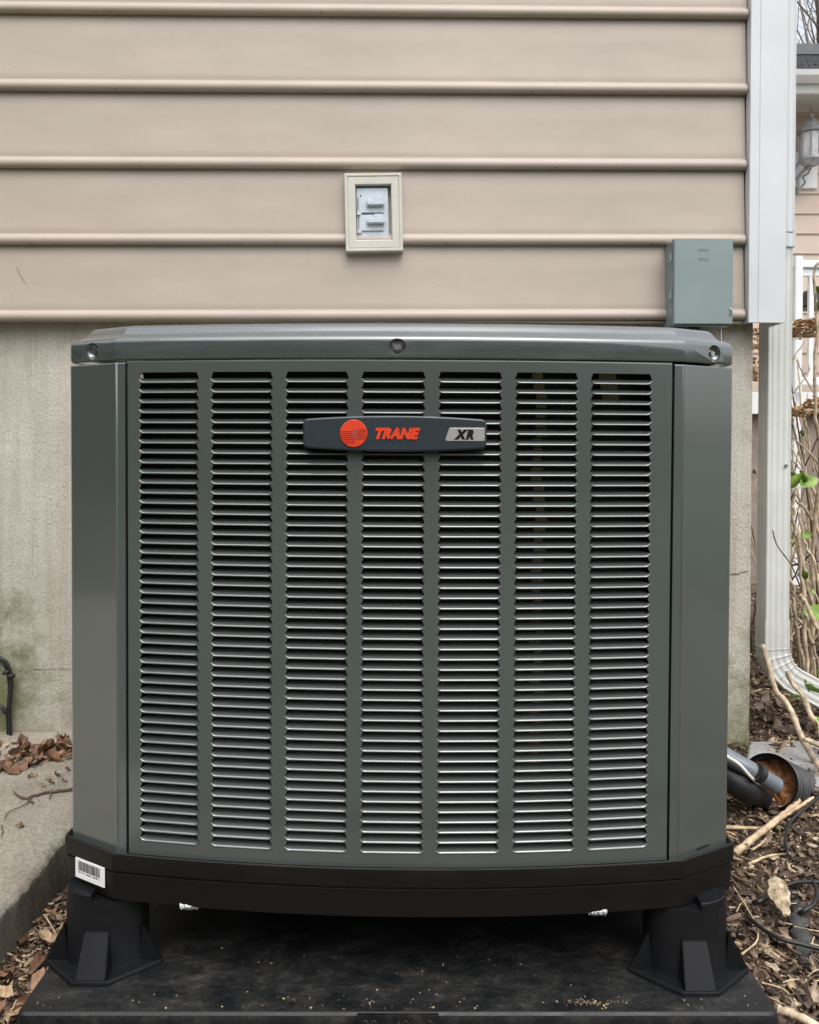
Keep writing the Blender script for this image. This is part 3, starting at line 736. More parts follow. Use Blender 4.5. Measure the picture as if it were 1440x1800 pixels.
# one louver
sec = [(.0112, .0060), (.0088, .0049), (.0062, .0037), (.0042, .0027), (.0028, .0019), (.0017, .0013), (.0008, .0007), (.0001, -.0001), (-.0003, -.0009), (-.0002, -.0016), (.0006, -.0017)]
xst = [-HM, -.0408, -.0397, -.0386, -.0365, -.033, -.02, 0, .02, .033, .0365, .0386, .0397, .0408, HM]
v = []; f = []
for x in xst:
    a = abs(x); s = 0 if a >= HM else min(1, (HM - a) / .0042); s2 = s * s * (3 - 2 * s); sl_ = s
    for (yy, zz) in sec:
        tipz = .0031 + zz * .10
        v.append((x, yy * (s2 if yy > 0 else 1) + .0002 * (1 - s), tipz * (1 - sl_) + zz * sl_))
n = len(sec)
for i in range(len(xst) - 1):
    for k in range(n - 1): f.append((i*n+k, i*n+k+1, (i+1)*n+k+1, (i+1)*n+k))
lme = bpy.data.meshes.new('louver'); lme.from_pydata(v, [], f); lme.update(); lme.materials.append(M['paint'])
lme.polygons.foreach_set('use_smooth', [True] * len(lme.polygons))
lv = [Vector(q) for q in v]
stuff = MB(); cnt = 0
for i in range(NROW):
    for c in range(NCOL):
        zl = ZL0 - i * PIT; x = CXS[c]; slope = 2 * BOW * x / BX ** 2
        # centre the slat on the chord of the bowed panel
        yy = (fy(x - HM) + fy(x + HM)) / 2 - .0004
        T = Matrix.Translation((x, yy, zl)) @ Matrix.Rotation(math.atan(slope), 4, 'Z')
        hidden_badge = i in (5, 6, 7, 8) and c in (2, 3, 4)
        if i < 3 or (i == 3 and c < 8) or hidden_badge and False:
            pass
        if i >= 44 or (i == 43 and False):
            stuff.add([T @ q for q in lv], f)
            continue
        if cnt < 308:
            o = bpy.data.objects.new('louver', lme); col.objects.link(o); o.parent = panel; o.matrix_local = T; cnt += 1
        else: stuff.add([T @ q for q in lv], f)
so2 = stuff.build('lowest_louvers', M['paint'], panel, smooth=True); so2['kind'] = 'stuff'

# inside: coil, motor shade, straps
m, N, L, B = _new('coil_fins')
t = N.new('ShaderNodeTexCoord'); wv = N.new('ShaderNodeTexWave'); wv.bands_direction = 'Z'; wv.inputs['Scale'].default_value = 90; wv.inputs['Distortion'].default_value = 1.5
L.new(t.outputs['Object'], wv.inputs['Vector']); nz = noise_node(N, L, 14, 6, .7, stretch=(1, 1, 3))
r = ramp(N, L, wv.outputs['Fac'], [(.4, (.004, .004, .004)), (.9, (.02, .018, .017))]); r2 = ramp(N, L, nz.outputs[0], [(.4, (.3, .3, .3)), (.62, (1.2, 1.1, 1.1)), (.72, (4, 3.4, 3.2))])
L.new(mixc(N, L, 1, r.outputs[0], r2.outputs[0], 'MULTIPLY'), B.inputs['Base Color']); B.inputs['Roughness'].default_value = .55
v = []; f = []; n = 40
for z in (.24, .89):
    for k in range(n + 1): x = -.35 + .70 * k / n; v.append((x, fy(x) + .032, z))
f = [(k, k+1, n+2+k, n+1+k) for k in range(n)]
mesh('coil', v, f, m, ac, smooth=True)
sp = MB(); x0 = CXS[5] - .005
zz = .8875
while zz > .27:
    w = random.choice((.006, .008, .009)); o_ = random.uniform(-.004, .003)
    sp.box((x0 - w + o_, fy(x0) + .018, zz - .011), (x0 + w * .7 + o_, fy(x0) + .021, zz)); zz -= .0128
sp.build('coil_strap', M['tan_tape'], ac)
T = Matrix.Translation((CXS[6] - .012, fy(CXS[6]) + .018, .866)) @ Matrix.Rotation(R(-9), 4, 'Y')
MB().box((-.011, 0, -.022), (.011, .002, .026), T).build('tape', M['tan_tape'], ac)

# badge
bx, bz = -.0035, .8030
bd = .0125
badgeM = Matrix.Translation((bx, fy(bx), bz))
def lens(hx, hz, hzend, r=.012):
    top = []
    K = 16
    for i in range(K + 1):
        x = -hx + 2 * hx * i / K; top.append((x, hzend + (hz - hzend) * (1 - (x / hx) ** 2)))
    pts = [(x, z) for x, z in top] + [(x, -z) for x, z in reversed(top)]
    rr = [r] + [0] * (K - 1) + [r, r] + [0] * (K - 1) + [r]
    return round_poly(pts, rr, 6)
badge = empty('badge', badgeM.translation); badge.parent = ac
I4 = Matrix.Identity(4)
bm2 = MB().add(*prism(lens(.1178, .0232, .0185, .010), -.006, .0095, I4, .0022)).build('badge_plate', M['badge'], badge, auto=25)
cxr = -.0525
disc = [(cxr + math.cos(a) * .0176, math.sin(a) * .0176) for a in [2*math.pi*i/48 for i in range(48)]]
rd = MB().add(*prism(disc, .0094, .0110, I4, .0006)).build('roundel', M['badge_red'], badge, auto=25)
st = MB()  # raised dark bars: the shade of recessed lines is painted in their colour
for i in range(7):
    z = .0022 - i * .00245; hx = math.sqrt(.0170 ** 2 - z * z); st.box((cxr - hx, -.0112, z - .00055), (cxr + .001 - .0 + (.003 - i * .0004), -.0105, z + .00055))
st.build('painted_groove', M['badge_shade_red'], badge)
st = MB()
for i in range(6):
    z = .0053 - i * .00245; hx = math.sqrt(.0170 ** 2 - z * z); st.box((cxr + .0062 - i * .0005, -.0112, z - .00055), (cxr + hx, -.0105, z + .00055))
st.build('painted_groove', M['badge_shade_red'], badge)
st = MB()
for i in range(5): z = .0045 - i * .00235; st.box((cxr - .001 - i * .0002, -.0113, z - .0008), (cxr + .0058 - i * .0005, -.0105, z + .0008))
st.build('painted_groove', M['badge_mid'], badge)
text('TRANE', 'brand_lettering', .0178, M['badge_red'], badge, (.0040, -.0099, .0002), bold=.07, shear=.32, ext=.0007, width=.0575, space=1.06)
plq = round_poly([(.0640, -.0093), (.1150, -.0093), (.1150, .0078), (.0700, .0078)], [.003, .0008, .0008, .003], 4)
MB().add(*prism(plq, .0085, .0102, I4, .0005)).build('model_plate', M['silver'], badge, auto=25)
text('XR', 'model_lettering', .0150, M['ink'], badge, (.0885, -.0103, -.0008), bold=.085, shear=.3, ext=.0002, width=.0255, space=1.4)

# barcode label on the left chamfer of the base
nL = Vector((-cn_.x, cn_.y, 0)); a0 = Vector((-BX, BY, 0)); a1 = Vector((-HW, 0, 0)); ed = (a0 - a1).normalized()   # ed runs to the right
lab = empty('barcode_label'); lab.parent = ac
Tl = Matrix((( ed.x, -nL.x, 0, 0), (ed.y, -nL.y, 0, 0), (0, 0, 1, 0), (0, 0, 0, 1)))
c0 = a1 + (a0 - a1) * .52 + nL * .0094; lab.matrix_local = Matrix.Translation((c0.x, c0.y, .2010)) @ Tl
MB().box((-.0285, -.0001, -.0135), (.0305, .0012, .0135)).build('label_sheet', M['label_white'], lab)
bar_ = MB(); x = -.0225
while x < .0215:
    w = random.choice((.0005, .0008, .0012)); bar_.box((x, -.0003, -.0025), (x + w, .0004, .0105)); x += w + random.choice((.0005, .0007, .001))
bar_.build('barcode', M['ink'], lab)['kind'] = 'stuff'
bar_ = MB(); x = -.0225
while x < .0215:
    w = random.choice((.0012, .002, .0035))
    bar_.box((x, -.0003, -.0058), (x + w, .0004, -.0042)); x += w + random.choice((.0006, .001, .003))
bar_.build('fine_print', M['ink'], lab)['kind'] = 'stuff'
# foil tabs poking out under the base
for px in (327, 1053):
    x = (px - 720) / 1440 * 1.07 - UX
    y = fy(x) - .0045; v = []; f = []; K = 10
    for j, (z, o) in enumerate(((.1800, 0), (.1755, -.0010), (.1735, -.0018), (.1708, -.0012))):
        for k in range(K + 1):
            v.append((x + (-.0135 + .027 * k / K) * (1 - .05 * j), y + o + random.uniform(-.0005, .0005) * (j > 0) - (.002 if j == 0 else 0) * -1, z + random.uniform(-.0007, .0007)))
    for j in range(3):
        for k in range(K): f.append((j*(K+1)+k, (j+1)*(K+1)+k, (j+1)*(K+1)+k+1, j*(K+1)+k+1))
    mesh('foil_tab', v, f, M['foil'], ac)

# ================================================================== LINE SET AND DRAIN PIPE (right)
def tubeobj(name, pts, rad, mm, n=10, k=8, **kw):
    return MB().tube(bez(pts, k), rad, n, **kw).build(name, mm, auto=60)
ax0 = W(1352, 1374, 1.70); ax1 = W(1440, 1412, 1.93); ax2 = W(1500, 1432, 2.2)
cl = bez([ax0, ax1, ax2], 90); mbp = MB()
rads_ = []; acc = 0
for i, p in enumerate(cl):
    if i: acc += (p - cl[i-1]).length
    rads_.append(.0535 + .0035 * (1 if (acc % .017) < .009 else -1) if acc > .006 else .0575)
cp = empty('corrugated_pipe', ax0); tag(cp, 'black corrugated drain pipe with rusty leaves in its open mouth', 'drain pipe')
pts_l = [p - ax0 for p in cl]
MB().tube(pts_l, rads_, 32, cap=False).build('pipe_wall', M['rubber'], cp, auto=40)
MB().tube(pts_l[:40], [.0535] * 40, 32, cap=False).build('pipe_liner', M['dark'], cp, auto=40)
dr = (cl[2] - cl[0]).normalized(); T = Matrix.Translation(dr * .03) @ dr.to_track_quat('Z', 'Y').to_matrix().to_4x4()
v = [T @ Vector((0, 0, 0))]; f = []
for r_ in (.02, .038, .053):
    for k in range(28): a = 2*math.pi*k/28; v.append(T @ Vector((math.cos(a) * r_, math.sin(a) * r_, random.uniform(-.012, .012))))
f += [(0, 1 + k, 1 + (k+1) % 28) for k in range(28)]
for j in range(2): f += [(1+j*28+k, 1+(j+1)*28+k, 1+(j+1)*28+(k+1) % 28, 1+j*28+(k+1) % 28) for k in range(28)]
mesh('leaf_plug', v, f, M['rust'], cp, smooth=True)
tag(tubeobj('insulated_line', [W(1190, 1300, 1.78), W(1262, 1352, 1.69), W(1310, 1384, 1.655), W(1340, 1402, 1.70)], [.030] * 17 + [.029, .027, .024, .022, .022, .022, .022, .022], M['rubber'], 16), 'black foam insulated refrigerant line entering the corrugated pipe', 'refrigerant line')
tag(tubeobj('grey_conduit', [W(1200, 1272, 1.74), W(1275, 1327, 1.665), W(1325, 1356, 1.64), W(1366, 1381, 1.65)], .0165, M['conduit'], 14), 'grey plastic conduit stub resting in the mouth of the black pipe', 'conduit')
a, b = W(1331, 1357, 1.628), W(1339, 1362, 1.630)
tag(MB().tube([a + (b-a)*-.1, b], .0182, 14).build('black_clip', M['rubber'], auto=40), 'black tape band around the grey conduit stub', 'tape')
tag(tubeobj('white_wire', [W(1250, 1310, 1.66), W(1280, 1331, 1.635), W(1300, 1344, 1.622), W(1322, 1368, 1.622), W(1340, 1382, 1.65)], .0036, M['wire_white'], 8), 'cream coloured thin wire between grey conduit and black insulated line', 'wire')

# ================================================================== PAVERS
def paver(name, pts, z, th, lab):
    bm = bmesh.new(); P = [G(*p, z) for p in pts]; vs_ = [bm.verts.new(p) for p in P]; fc = bm.faces.new(vs_); bm.normal_update()
    if fc.normal.z < 0: fc.normal_flip()
    r_ = bmesh.ops.extrude_face_region(bm, geom=[fc]); 
    for e_ in r_['geom']:
        if isinstance(e_, bmesh.types.BMVert): e_.co.z -= th
    bmesh.ops.recalc_face_normals(bm, faces=bm.faces)
    bmesh.ops.bevel(bm, geom=[e_ for e_ in bm.edges], offset=.004, segments=2, affect='EDGES')
    me = bpy.data.meshes.new(name); bm.to_mesh(me); bm.free(); o = link(name, me, M['paver'], auto=40); tag(o, lab, 'paver', 'flat concrete pavers in the mulch')
paver('paver', [(1312, 1344), (1445, 1346), (1620, 1340), (1580, 1304), (1440, 1302), (1318, 1303)], .052, .05, 'grey concrete paver against the foundation corner, behind the drain pipe')
paver('paver', [(1392, 1385), (1520, 1380), (1500, 1357), (1392, 1358)], .050, .04, 'small grey paver edge showing behind the black corrugated pipe')

# ================================================================== MULCH
def in_obst(x, y):
    return (-.515 < x < .485 and .99 < y < 1.97) or (x < SX + .006) or (y > 1.96 + (x + .08) * .028 and x < .77)
def chips(n, xr, yr, szr, zoff, dens=None, zr=.016, name='bark_mulch', aspect=(2.0, 5)):
    X = rng.uniform(*xr, n * 2); Y = yr[0] + (yr[1] - yr[0]) * rng.uniform(0, 1, n * 2) ** 1.35
    keep = np.array([not in_obst(a, b) for a, b in zip(X, Y)]); X = X[keep][:n]; Y = Y[keep][:n]; n = len(X)
    L_ = rng.uniform(0, 1, n) ** 2.2 * (szr[1] - szr[0]) + szr[0]; Wd = L_ / rng.uniform(*aspect, n); Th = np.minimum(Wd * rng.uniform(.12, .5, n), .004)
    th = rng.uniform(0, 2*np.pi, n); ti = rng.normal(0, .28, n); ro = rng.normal(0, .35, n); bend = rng.normal(0, .18, n)
    base = np.array([[-.5, -.5, 0], [-.5, .5, 0], [0, .62, 0], [.5, .35, 0], [.5, -.3, 0], [0, -.58, 0]])
    ring = base[None] + rng.normal(0, .09, (n, 6, 3)) * [1, 1, 0]
    top = ring.copy(); bot = ring.copy()
    def tr(R_, zsign):
        x = R_[..., 0] * L_[:, None]; y = R_[..., 1] * Wd[:, None]; z = zsign * Th[:, None] / 2 - bend[:, None] * (R_[..., 0] ** 2) * L_[:, None]
        y2 = y * np.cos(ro)[:, None] - z * np.sin(ro)[:, None]; z2 = y * np.sin(ro)[:, None] + z * np.cos(ro)[:, None]
        x3 = x * np.cos(ti)[:, None] - z2 * np.sin(ti)[:, None]; z3 = x * np.sin(ti)[:, None] + z2 * np.cos(ti)[:, None]
        return np.stack([x3 * np.cos(th)[:, None] - y2 * np.sin(th)[:, None], x3 * np.sin(th)[:, None] + y2 * np.cos(th)[:, None], z3], -1)
    V = np.concatenate([tr(top, 1), tr(bot, -1)], 1)
    gz = np.array([ground_z(a, b) for a, b in zip(X, Y)]); Z = gz + zoff + rng.uniform(0, 1, n) * zr
    V += np.stack([X, Y, Z], -1)[:, None, :]
    fl = [(0, 5, 2, 1), (5, 4, 3, 2), (6, 7, 8, 11), (11, 8, 9, 10)] + [(k, (k+1) % 6, 6 + (k+1) % 6, 6 + k) for k in range(6)]
    F = (np.array(fl)[None] + (np.arange(n) * 12)[:, None, None]).reshape(-1, 4)
    me = bpy.data.meshes.new(name); me.vertices.add(n * 12); me.vertices.foreach_set('co', V.reshape(-1))
    me.loops.add(F.size); me.loops.foreach_set('vertex_index', F.reshape(-1)); me.polygons.add(len(F)); me.polygons.foreach_set('loop_start', np.arange(len(F)) * 4)
    me.update(calc_edges=True); me.validate(); return me
tag(link('bark_mulch', chips(26000, (.46, 1.9), (.85, 3.6), (.006, .034), .002), M['chip']), 'mixed brown bark mulch and wood chips covering the bed', 'mulch', kind='stuff')
tag(link('fine_mulch', chips(26000, (.46, 1.25), (.85, 2.3), (.003, .011), .003, zr=.014), M['chip']), 'fine shredded bark crumbs between the larger mulch chips', 'mulch', kind='stuff')
tag(link('gap_mulch', chips(9000, (-.62, -.48), (.8, 1.97), (.004, .020), .004, zr=.022), M['chip']), 'dark bark mulch in the gap between slab and pad', 'mulch', kind='stuff')

# grit and leaf crumbs lying on the pad, thicker along its front lip
gb = MB(); n_ = 0
while n_ < 210:
    if n_ < 80: gx_, gy_ = random.gauss(.230, .022), random.gauss(1.030, .004)
    elif n_ < 110: gx_, gy_ = random.gauss(-.02, .10), random.gauss(1.030, .006)
    else: gx_, gy_ = random.uniform(-.48, .45), 1.02 + .25 * random.random() ** 2
    if gy_ < 1.018: continue
    a = random.uniform(0, 6.28); l = random.uniform(.0005, .0017); w = l * random.uniform(.3, .8); T = Matrix.Translation((gx_, gy_, .0760)) @ Matrix.Rotation(a, 4, 'Z') @ Matrix.Rotation(random.gauss(0, .2), 4, 'X')
    gb.box((-l, -w, 0), (l, w, random.uniform(.0004, .0014)), T); n_ += 1
tag(gb.build('grit', M['chip']), 'grit and leaf crumbs strewn on the black pad near its front lip', 'grit', kind='stuff')

# ---- leaves
def leaf_mesh(l, w, curl, fold, wave, seed):
    r_ = random.Random(seed); v = []; f = []; NU, NV = 8, 5
    for i in range(NU + 1):
        u = i / NU; hw_ = w * math.sin(math.pi * min(1, u * .92 + .04)) ** .8 * (1 + .18 * r_.uniform(-1, 1))
        for j in range(NV):
            s = -1 + 2 * j / (NV - 1); x = (u - .5) * l; y = s * hw_
            z = fold * abs(s) * hw_ + curl * (u - .5) ** 2 * l + wave * math.sin(u * 9 + s * 2) * w * abs(s)
            v.append((x, y, z + r_.uniform(-1, 1) * .02 * w))
    for i in range(NU):
        for j in range(NV - 1): f.append((i*NV+j, (i+1)*NV+j, (i+1)*NV+j+1, i*NV+j+1))
    # stalk
    k = len(v); v += [(-l*.5, -.0006, 0), (-l*.5, .0006, 0), (-l*.8, .0004, .003), (-l*.8, -.0004, .003)]; f.append((k, k+1, k+2, k+3))
    me = bpy.data.meshes.new('dead_leaf'); me.from_pydata(v, [], f); me.update(); me.materials.append(M['leaf']); me.polygons.foreach_set('use_smooth', [True] * len(me.polygons)); return me
leafs = [leaf_mesh(.05, .013, random.uniform(-.5, .9), random.uniform(-.3, 1.1), random.uniform(.1, .5), s) for s in range(9)]
leafs_dull = [l.copy() for l in leafs]
for l in leafs_dull: l.materials.clear(); l.materials.append(M['leaf_dull'])
def put_leaf(p, sc, tilt, label, grp, rz=None):
    o = bpy.data.objects.new('dead_leaf', random.choice(leafs_dull if p[0] > .4 else leafs)); col.objects.link(o); o.location = p; o.scale = (sc, sc, sc)
    o.rotation_euler = (random.gauss(0, tilt), random.gauss(0, tilt), random.uniform(0, 6.28) if rz is None else rz)
    tag(o, label, 'leaf', grp); return o
for i in range(80):
    px = random.uniform(-75, 128); t = random.random(); py = 1300 + 54 * t ** 1.3 - (.0 if px < 60 else 8 * 0); 
    if px > 60 and py > 1340: py -= 25
    p = G(px, py, SZ + .004 + .010 * random.random() * (1 - t)); 
    p.y = min(p.y, 1.955 + (p.x + .08) * .028); put_leaf(p, random.uniform(.45, 1.15), .6, 'curled brown dead leaf in the heap where the slab meets the foundation', 'dead leaves heaped on the concrete slab')
for (px, py) in ((100, 1362), (85, 1368), (112, 1372), (60, 1362), (75, 1380), (90, 1376), (35, 1452), (52, 1364), (118, 1352)):
    put_leaf(G(px, py, SZ + .004), random.uniform(.25, .45), .3, 'small leaf scrap lying alone on the bare concrete slab', 'leaf scraps on the slab')
for i in range(24):
    px = random.uniform(-30, 95); py = random.uniform(1590, 1800)
    p = G(px, py, .03); 
    if p.x > -.51 or p.x < SX + .015: continue
    put_leaf(p, random.uniform(.45, .8), .35, 'orange brown dead leaf in the mulch gap beside the black pad', 'dead leaves in the gap')
for i in range(90):
    px = random.uniform(1282, 1500); py = random.uniform(1390, 1800); p = G(px, py, .024)
    if in_obst(p.x, p.y) or p.x < .5: continue
    p.z = ground_z(p.x, p.y) + .02
    put_leaf(p, random.uniform(.25, .62), .4, 'dry brown leaf scattered on the bark mulch in front of the drain pipe', 'dry leaves on the mulch')
for i in range(70):
    px = random.uniform(1322, 1500); py = random.uniform(1170, 1300); p = G(px, py, .05); p.z = ground_z(p.x, p.y) + .018
    put_leaf(p, random.uniform(.5, 1.1), .35, 'dry brown leaf on the mulch behind the paver and downspout', 'dry leaves behind the paver')
# the pale bark flake
bf_ = bmesh.new(); c0 = G(1371, 1578, .045)
ol = [(-.018, .003), (-.0175, .009), (-.013, .013), (-.0125, .021), (-.008, .026), (-.002, .027), (.001, .0305), (.006, .0285), (.013, .024), (.0165, .017), (.0155, .011), (.018, .006), (.014, -.002), (.0135, -.010), (.009, -.014), (.0085, -.022), (.004, -.027), (-.001, -.024), (-.0045, -.026), (-.006, -.019), (-.011, -.014), (-.0125, -.006), (-.017, -.002)]
fv, ff = prism([(x * 1.05, y * 1.1) for x, y in ol], 0, .004, Matrix.Rotation(R(-50), 4, 'X'), .001)
o = MB().add(fv, ff).build('bark_flake', simple('pale_bark', (.22, .165, .11), .85, .5, 110, [(120, .9, .004)], c2=(.42, .33, .22)), auto=30); o.location = c0
tag(o, 'large pale flat flake of bark standing on the mulch above the cable', 'bark piece')

# ---- sticks on the right
def stick(pts, z, r0, r1, label, mm='stick', name='stick', grp='sticks lying on the mulch'):
    P = [G(px, py, z + dz) for px, py, dz in pts]; c = bez(P, 7); n = len(c)
    c = [q + Vector((random.uniform(-1, 1), random.uniform(-1, 1), random.uniform(-1, 1))) * r0 * .12 for q in c]
    rr = [(r0 + (r1 - r0) * i / (n - 1)) * random.uniform(.9, 1.1) for i in range(n)]
    return tag(MB().tube(c, rr, 9).build(name, M[mm], auto=60), label, 'stick', grp)
stick([(1290, 1502, .0), (1330, 1470, .008), (1372, 1437, .014), (1404, 1408, .02)], .03, .0068, .0058, 'thick pale stripped stick lying diagonally in front of the black drain pipe')
stick([(1370, 1440, .0), (1400, 1421, .006), (1430, 1402, .012)], .045, .0042, .0030, 'forked side branch of the thick pale stick, pointing up to the pipe')
stick([(1385, 1432, .0), (1420, 1418, .003), (1450, 1412, 0)], .032, .0045, .0035, 'short pale twig crossing beneath the fork of the thick stick')
stick([(1270, 1454, 0), (1305, 1455, .003), (1345, 1457, 0)], .03, .0040, .0034, 'straight pale stick lying level beside the condenser corner')
stick([(1318, 1496, 0), (1340, 1482, .003), (1356, 1461, .006)], .028, .0024, .0018, 'thin pinkish twig lying beneath the thick pale stick')
stick([(1330, 1428, .0), (1322, 1410, .012), (1317, 1396, .03)], .03, .0012, .0022, 'little upright grey twig below the mouth of the drain pipe', 'bark_dark')
stick([(1418, 1435, 0), (1450, 1422, .002)], .03, .0045, .004, 'stubby pale stick end entering beside the black cable')
stick([(1316, 1520, 0), (1350, 1505, .003), (1390, 1500, 0)], .026, .0028, .0016, 'tan twig lying across the chips above the pale bark flake')
stick([(1382, 1542, 0), (1410, 1536, .002), (1436, 1532, 0)], .026, .0014, .001, 'very thin brown twig right of the pale bark flake', 'bark_dark')
stick([(1290, 1560, 0), (1310, 1590, .003), (1330, 1625, 0)], .026, .0012, .001, 'thin straw coloured stem between the condenser base and cable end')
stick([(1304, 1678, 0), (1330, 1655, .003), (1333, 1630, 0)], .026, .0016, .001, 'curved straw stem beside the pad edge')
stick([(1368, 1775, 0), (1400, 1785, .002), (1440, 1806, 0)], .026, .006, .005, 'weathered brown stick at the front corner of the pad', 'bark')
stick([(1340, 1728, 0), (1375, 1738, .003), (1400, 1760, 0)], .024, .0013, .001, 'slender arched stem on the mulch near the front of the bed')
stick([(1275, 1530, 0), (1300, 1545, .002), (1325, 1552, 0)], .024, .0035, .002, 'dark twig beside the condenser base corner', 'bark_dark')
for i in range(40):
    px = random.uniform(1285, 1470); py = random.uniform(1400, 1795); p = G(px, py, .024)
    if in_obst(p.x, p.y) or p.x < .5: continue
    a = random.uniform(0, 6.28); l = random.uniform(.012, .045); q = p + Vector((math.cos(a), math.sin(a), 0)) * l; mid = (p + q) / 2 + Vector((random.uniform(-.06, .06) * l, random.uniform(-.06, .06) * l, .001))
    if in_obst(q.x, q.y): continue
    tag(MB().tube(bez([p, mid, q], 3), [.0009] * 7, 5).build('twig', M[random.choice(('stick', 'bark', 'bark_dark'))]), 'short thin twig scattered on the bark mulch', 'twig', 'small twigs on the mulch')
# twigs on the slab
def stw(pts, r0, r1, label):
    c = bez([G(px, py, SZ + .003) for px, py in pts], 6); n = len(c); c = [q + Vector((random.uniform(-1, 1) * .001, random.uniform(-1, 1) * .001, random.uniform(0, .002))) for q in c]
    tag(MB().tube(c, [r0 + (r1 - r0) * i / (n - 1) for i in range(n)], 7).build('twig', M['bark_dark']), label, 'twig', 'twigs on the slab')
stw([(128, 1388), (105, 1391), (80, 1394), (58, 1400), (45, 1404), (32, 1400), (24, 1392)], .0035, .001, 'long dark twig on the slab reaching out from behind the condenser')
stw([(60, 1412), (48, 1405), (35, 1400), (26, 1396)], .0016, .0008, 'thin branching twig crossing the long dark twig on the slab')
stw([(55, 1402), (46, 1414), (30, 1422), (15, 1428), (8, 1440)], .0013, .0008, 'curved hair-thin twig with a hooked end on the slab')
stw([(92, 1388), (90, 1396), (87, 1405)], .0014, .001, 'short dark twig standing off the long one on the slab')
stw([(62, 1350), (40, 1335), (20, 1330)], .0012, .0007, 'thin stem sticking out of the heaped leaves')
stw([(3, 1452), (5, 1462), (1, 1472)], .0010, .0007, 'tiny curved stem on the slab at the photo edge')
# short stems in the left gap
stick([(105, 1655, 0), (92, 1630, .008), (78, 1608, .012)], .03, .0012, .001, 'pale stem leaning in the gap beside the left riser', 'stick', grp='stems in the gap')

# ---- cables on the right ground
def cable(name, pts, z, r0, label, mm='rubber'):
    P = [G(px, py, z + dz) for px, py, dz in pts]; return tag(MB().tube(bez(P, 8), r0, 9).build(name, M[mm], auto=60), label, 'cable')
cable('black_cable', [(1450, 1392, .02), (1418, 1420, .022), (1392, 1442, .014), (1382, 1468, .01), (1384, 1496, .006), (1396, 1515, -.01)], .03, .0028, 'thin black cable dropping from the drain pipe across the sticks')
cable('black_cable', [(1378, 1558, .012), (1400, 1551, .014), (1425, 1550, .012), (1460, 1552, .01)], .026, .0032, 'black cable running level right of the pale bark flake')
cable('black_cable', [(1412, 1538, .004), (1430, 1552, .012), (1437, 1572, .012), (1430, 1590, .012), (1412, 1602, .006), (1404, 1608, -.01)], .026, .0036, 'looped grey cable curling over the torn landscape fabric')
cable('black_cable', [(1312, 1608, -.01), (1322, 1618, .004), (1345, 1636, .01), (1375, 1651, .012), (1410, 1660, .010), (1450, 1670, .006)], .026, .0034, 'long black cable sweeping across the mulch in front of the bark flake')
cable('black_cable', [(1325, 1588, 0), (1334, 1585, .006), (1345, 1580, .008), (1352, 1572, .006)], .026, .0046, 'short thick cable end with connector left of the bark flake')
# torn fabric roll
P = [G(1392, 1562, .022), G(1404, 1585, .022), G(1404, 1612, .022), G(1410, 1640, .022), G(1412, 1670, .02), G(1415, 1705, .008)]
c = bez(P, 8); n = len(c); rr = [(.013 + .004 * math.sin(i * .9)) * (1 - .75 * max(0, (i / n - .55) / .45)) for i in range(n)]
mbx = MB().tube(c, rr, 12); mbx.v = [(x + random.uniform(-1, 1) * .0018, y + random.uniform(-1, 1) * .0018, .014 + (z - .022) * .55 + random.uniform(-1, 1) * .0012) for x, y, z in mbx.v]
tag(mbx.build('fabric_roll', M['fabric'], auto=50), 'crumpled grey strip of landscape fabric half buried in the mulch', 'landscape fabric')

# ---- cable on the left wall
wc = empty('wall_cable', W(15, 1200, 1.925)); tag(wc, 'black cable bundle clipped to the mossy foundation left of the condenser', 'cable')
o0 = wc.location
mb = MB(); mb.tube([q - o0 for q in bez([W(-30, 1149, 1.93), W(0, 1156, 1.93), W(12, 1166, 1.93), W(19, 1185, 1.93), W(20, 1210, 1.93), W(17, 1250, 1.93), W(19, 1296, 1.93)], 7)], .0042, 9); mb.build('cable', M['rubber'], wc, auto=60)
mb = MB(); mb.tube([q - o0 for q in bez([W(-30, 1158, 1.935), W(0, 1163, 1.935), W(9, 1172, 1.935), W(14, 1190, 1.935), W(16, 1215, 1.935), W(13, 1255, 1.935), W(14, 1296, 1.935)], 7)], .0030, 9); mb.build('cable', M['rubber'], wc, auto=60)
mb = MB(); mb.tube([q - o0 for q in bez([W(-20, 1236, 1.93), W(2, 1242, 1.93), W(9, 1252, 1.93), W(15, 1250, 1.93)], 7)], [.003 + .004 * (i / 21) for i in range(22)], 9); mb.build('branch_cable', M['rubber'], wc, auto=60)
for (px, py) in ((22, 1189), (13, 1183)):
    q = W(px, py, 1.926) - o0; MB().tube([q + Vector((-.010, 0, 0)), q + Vector((.004, 0, .002))], .0052, 10).build('clip', M['rubber'], wc, auto=40)

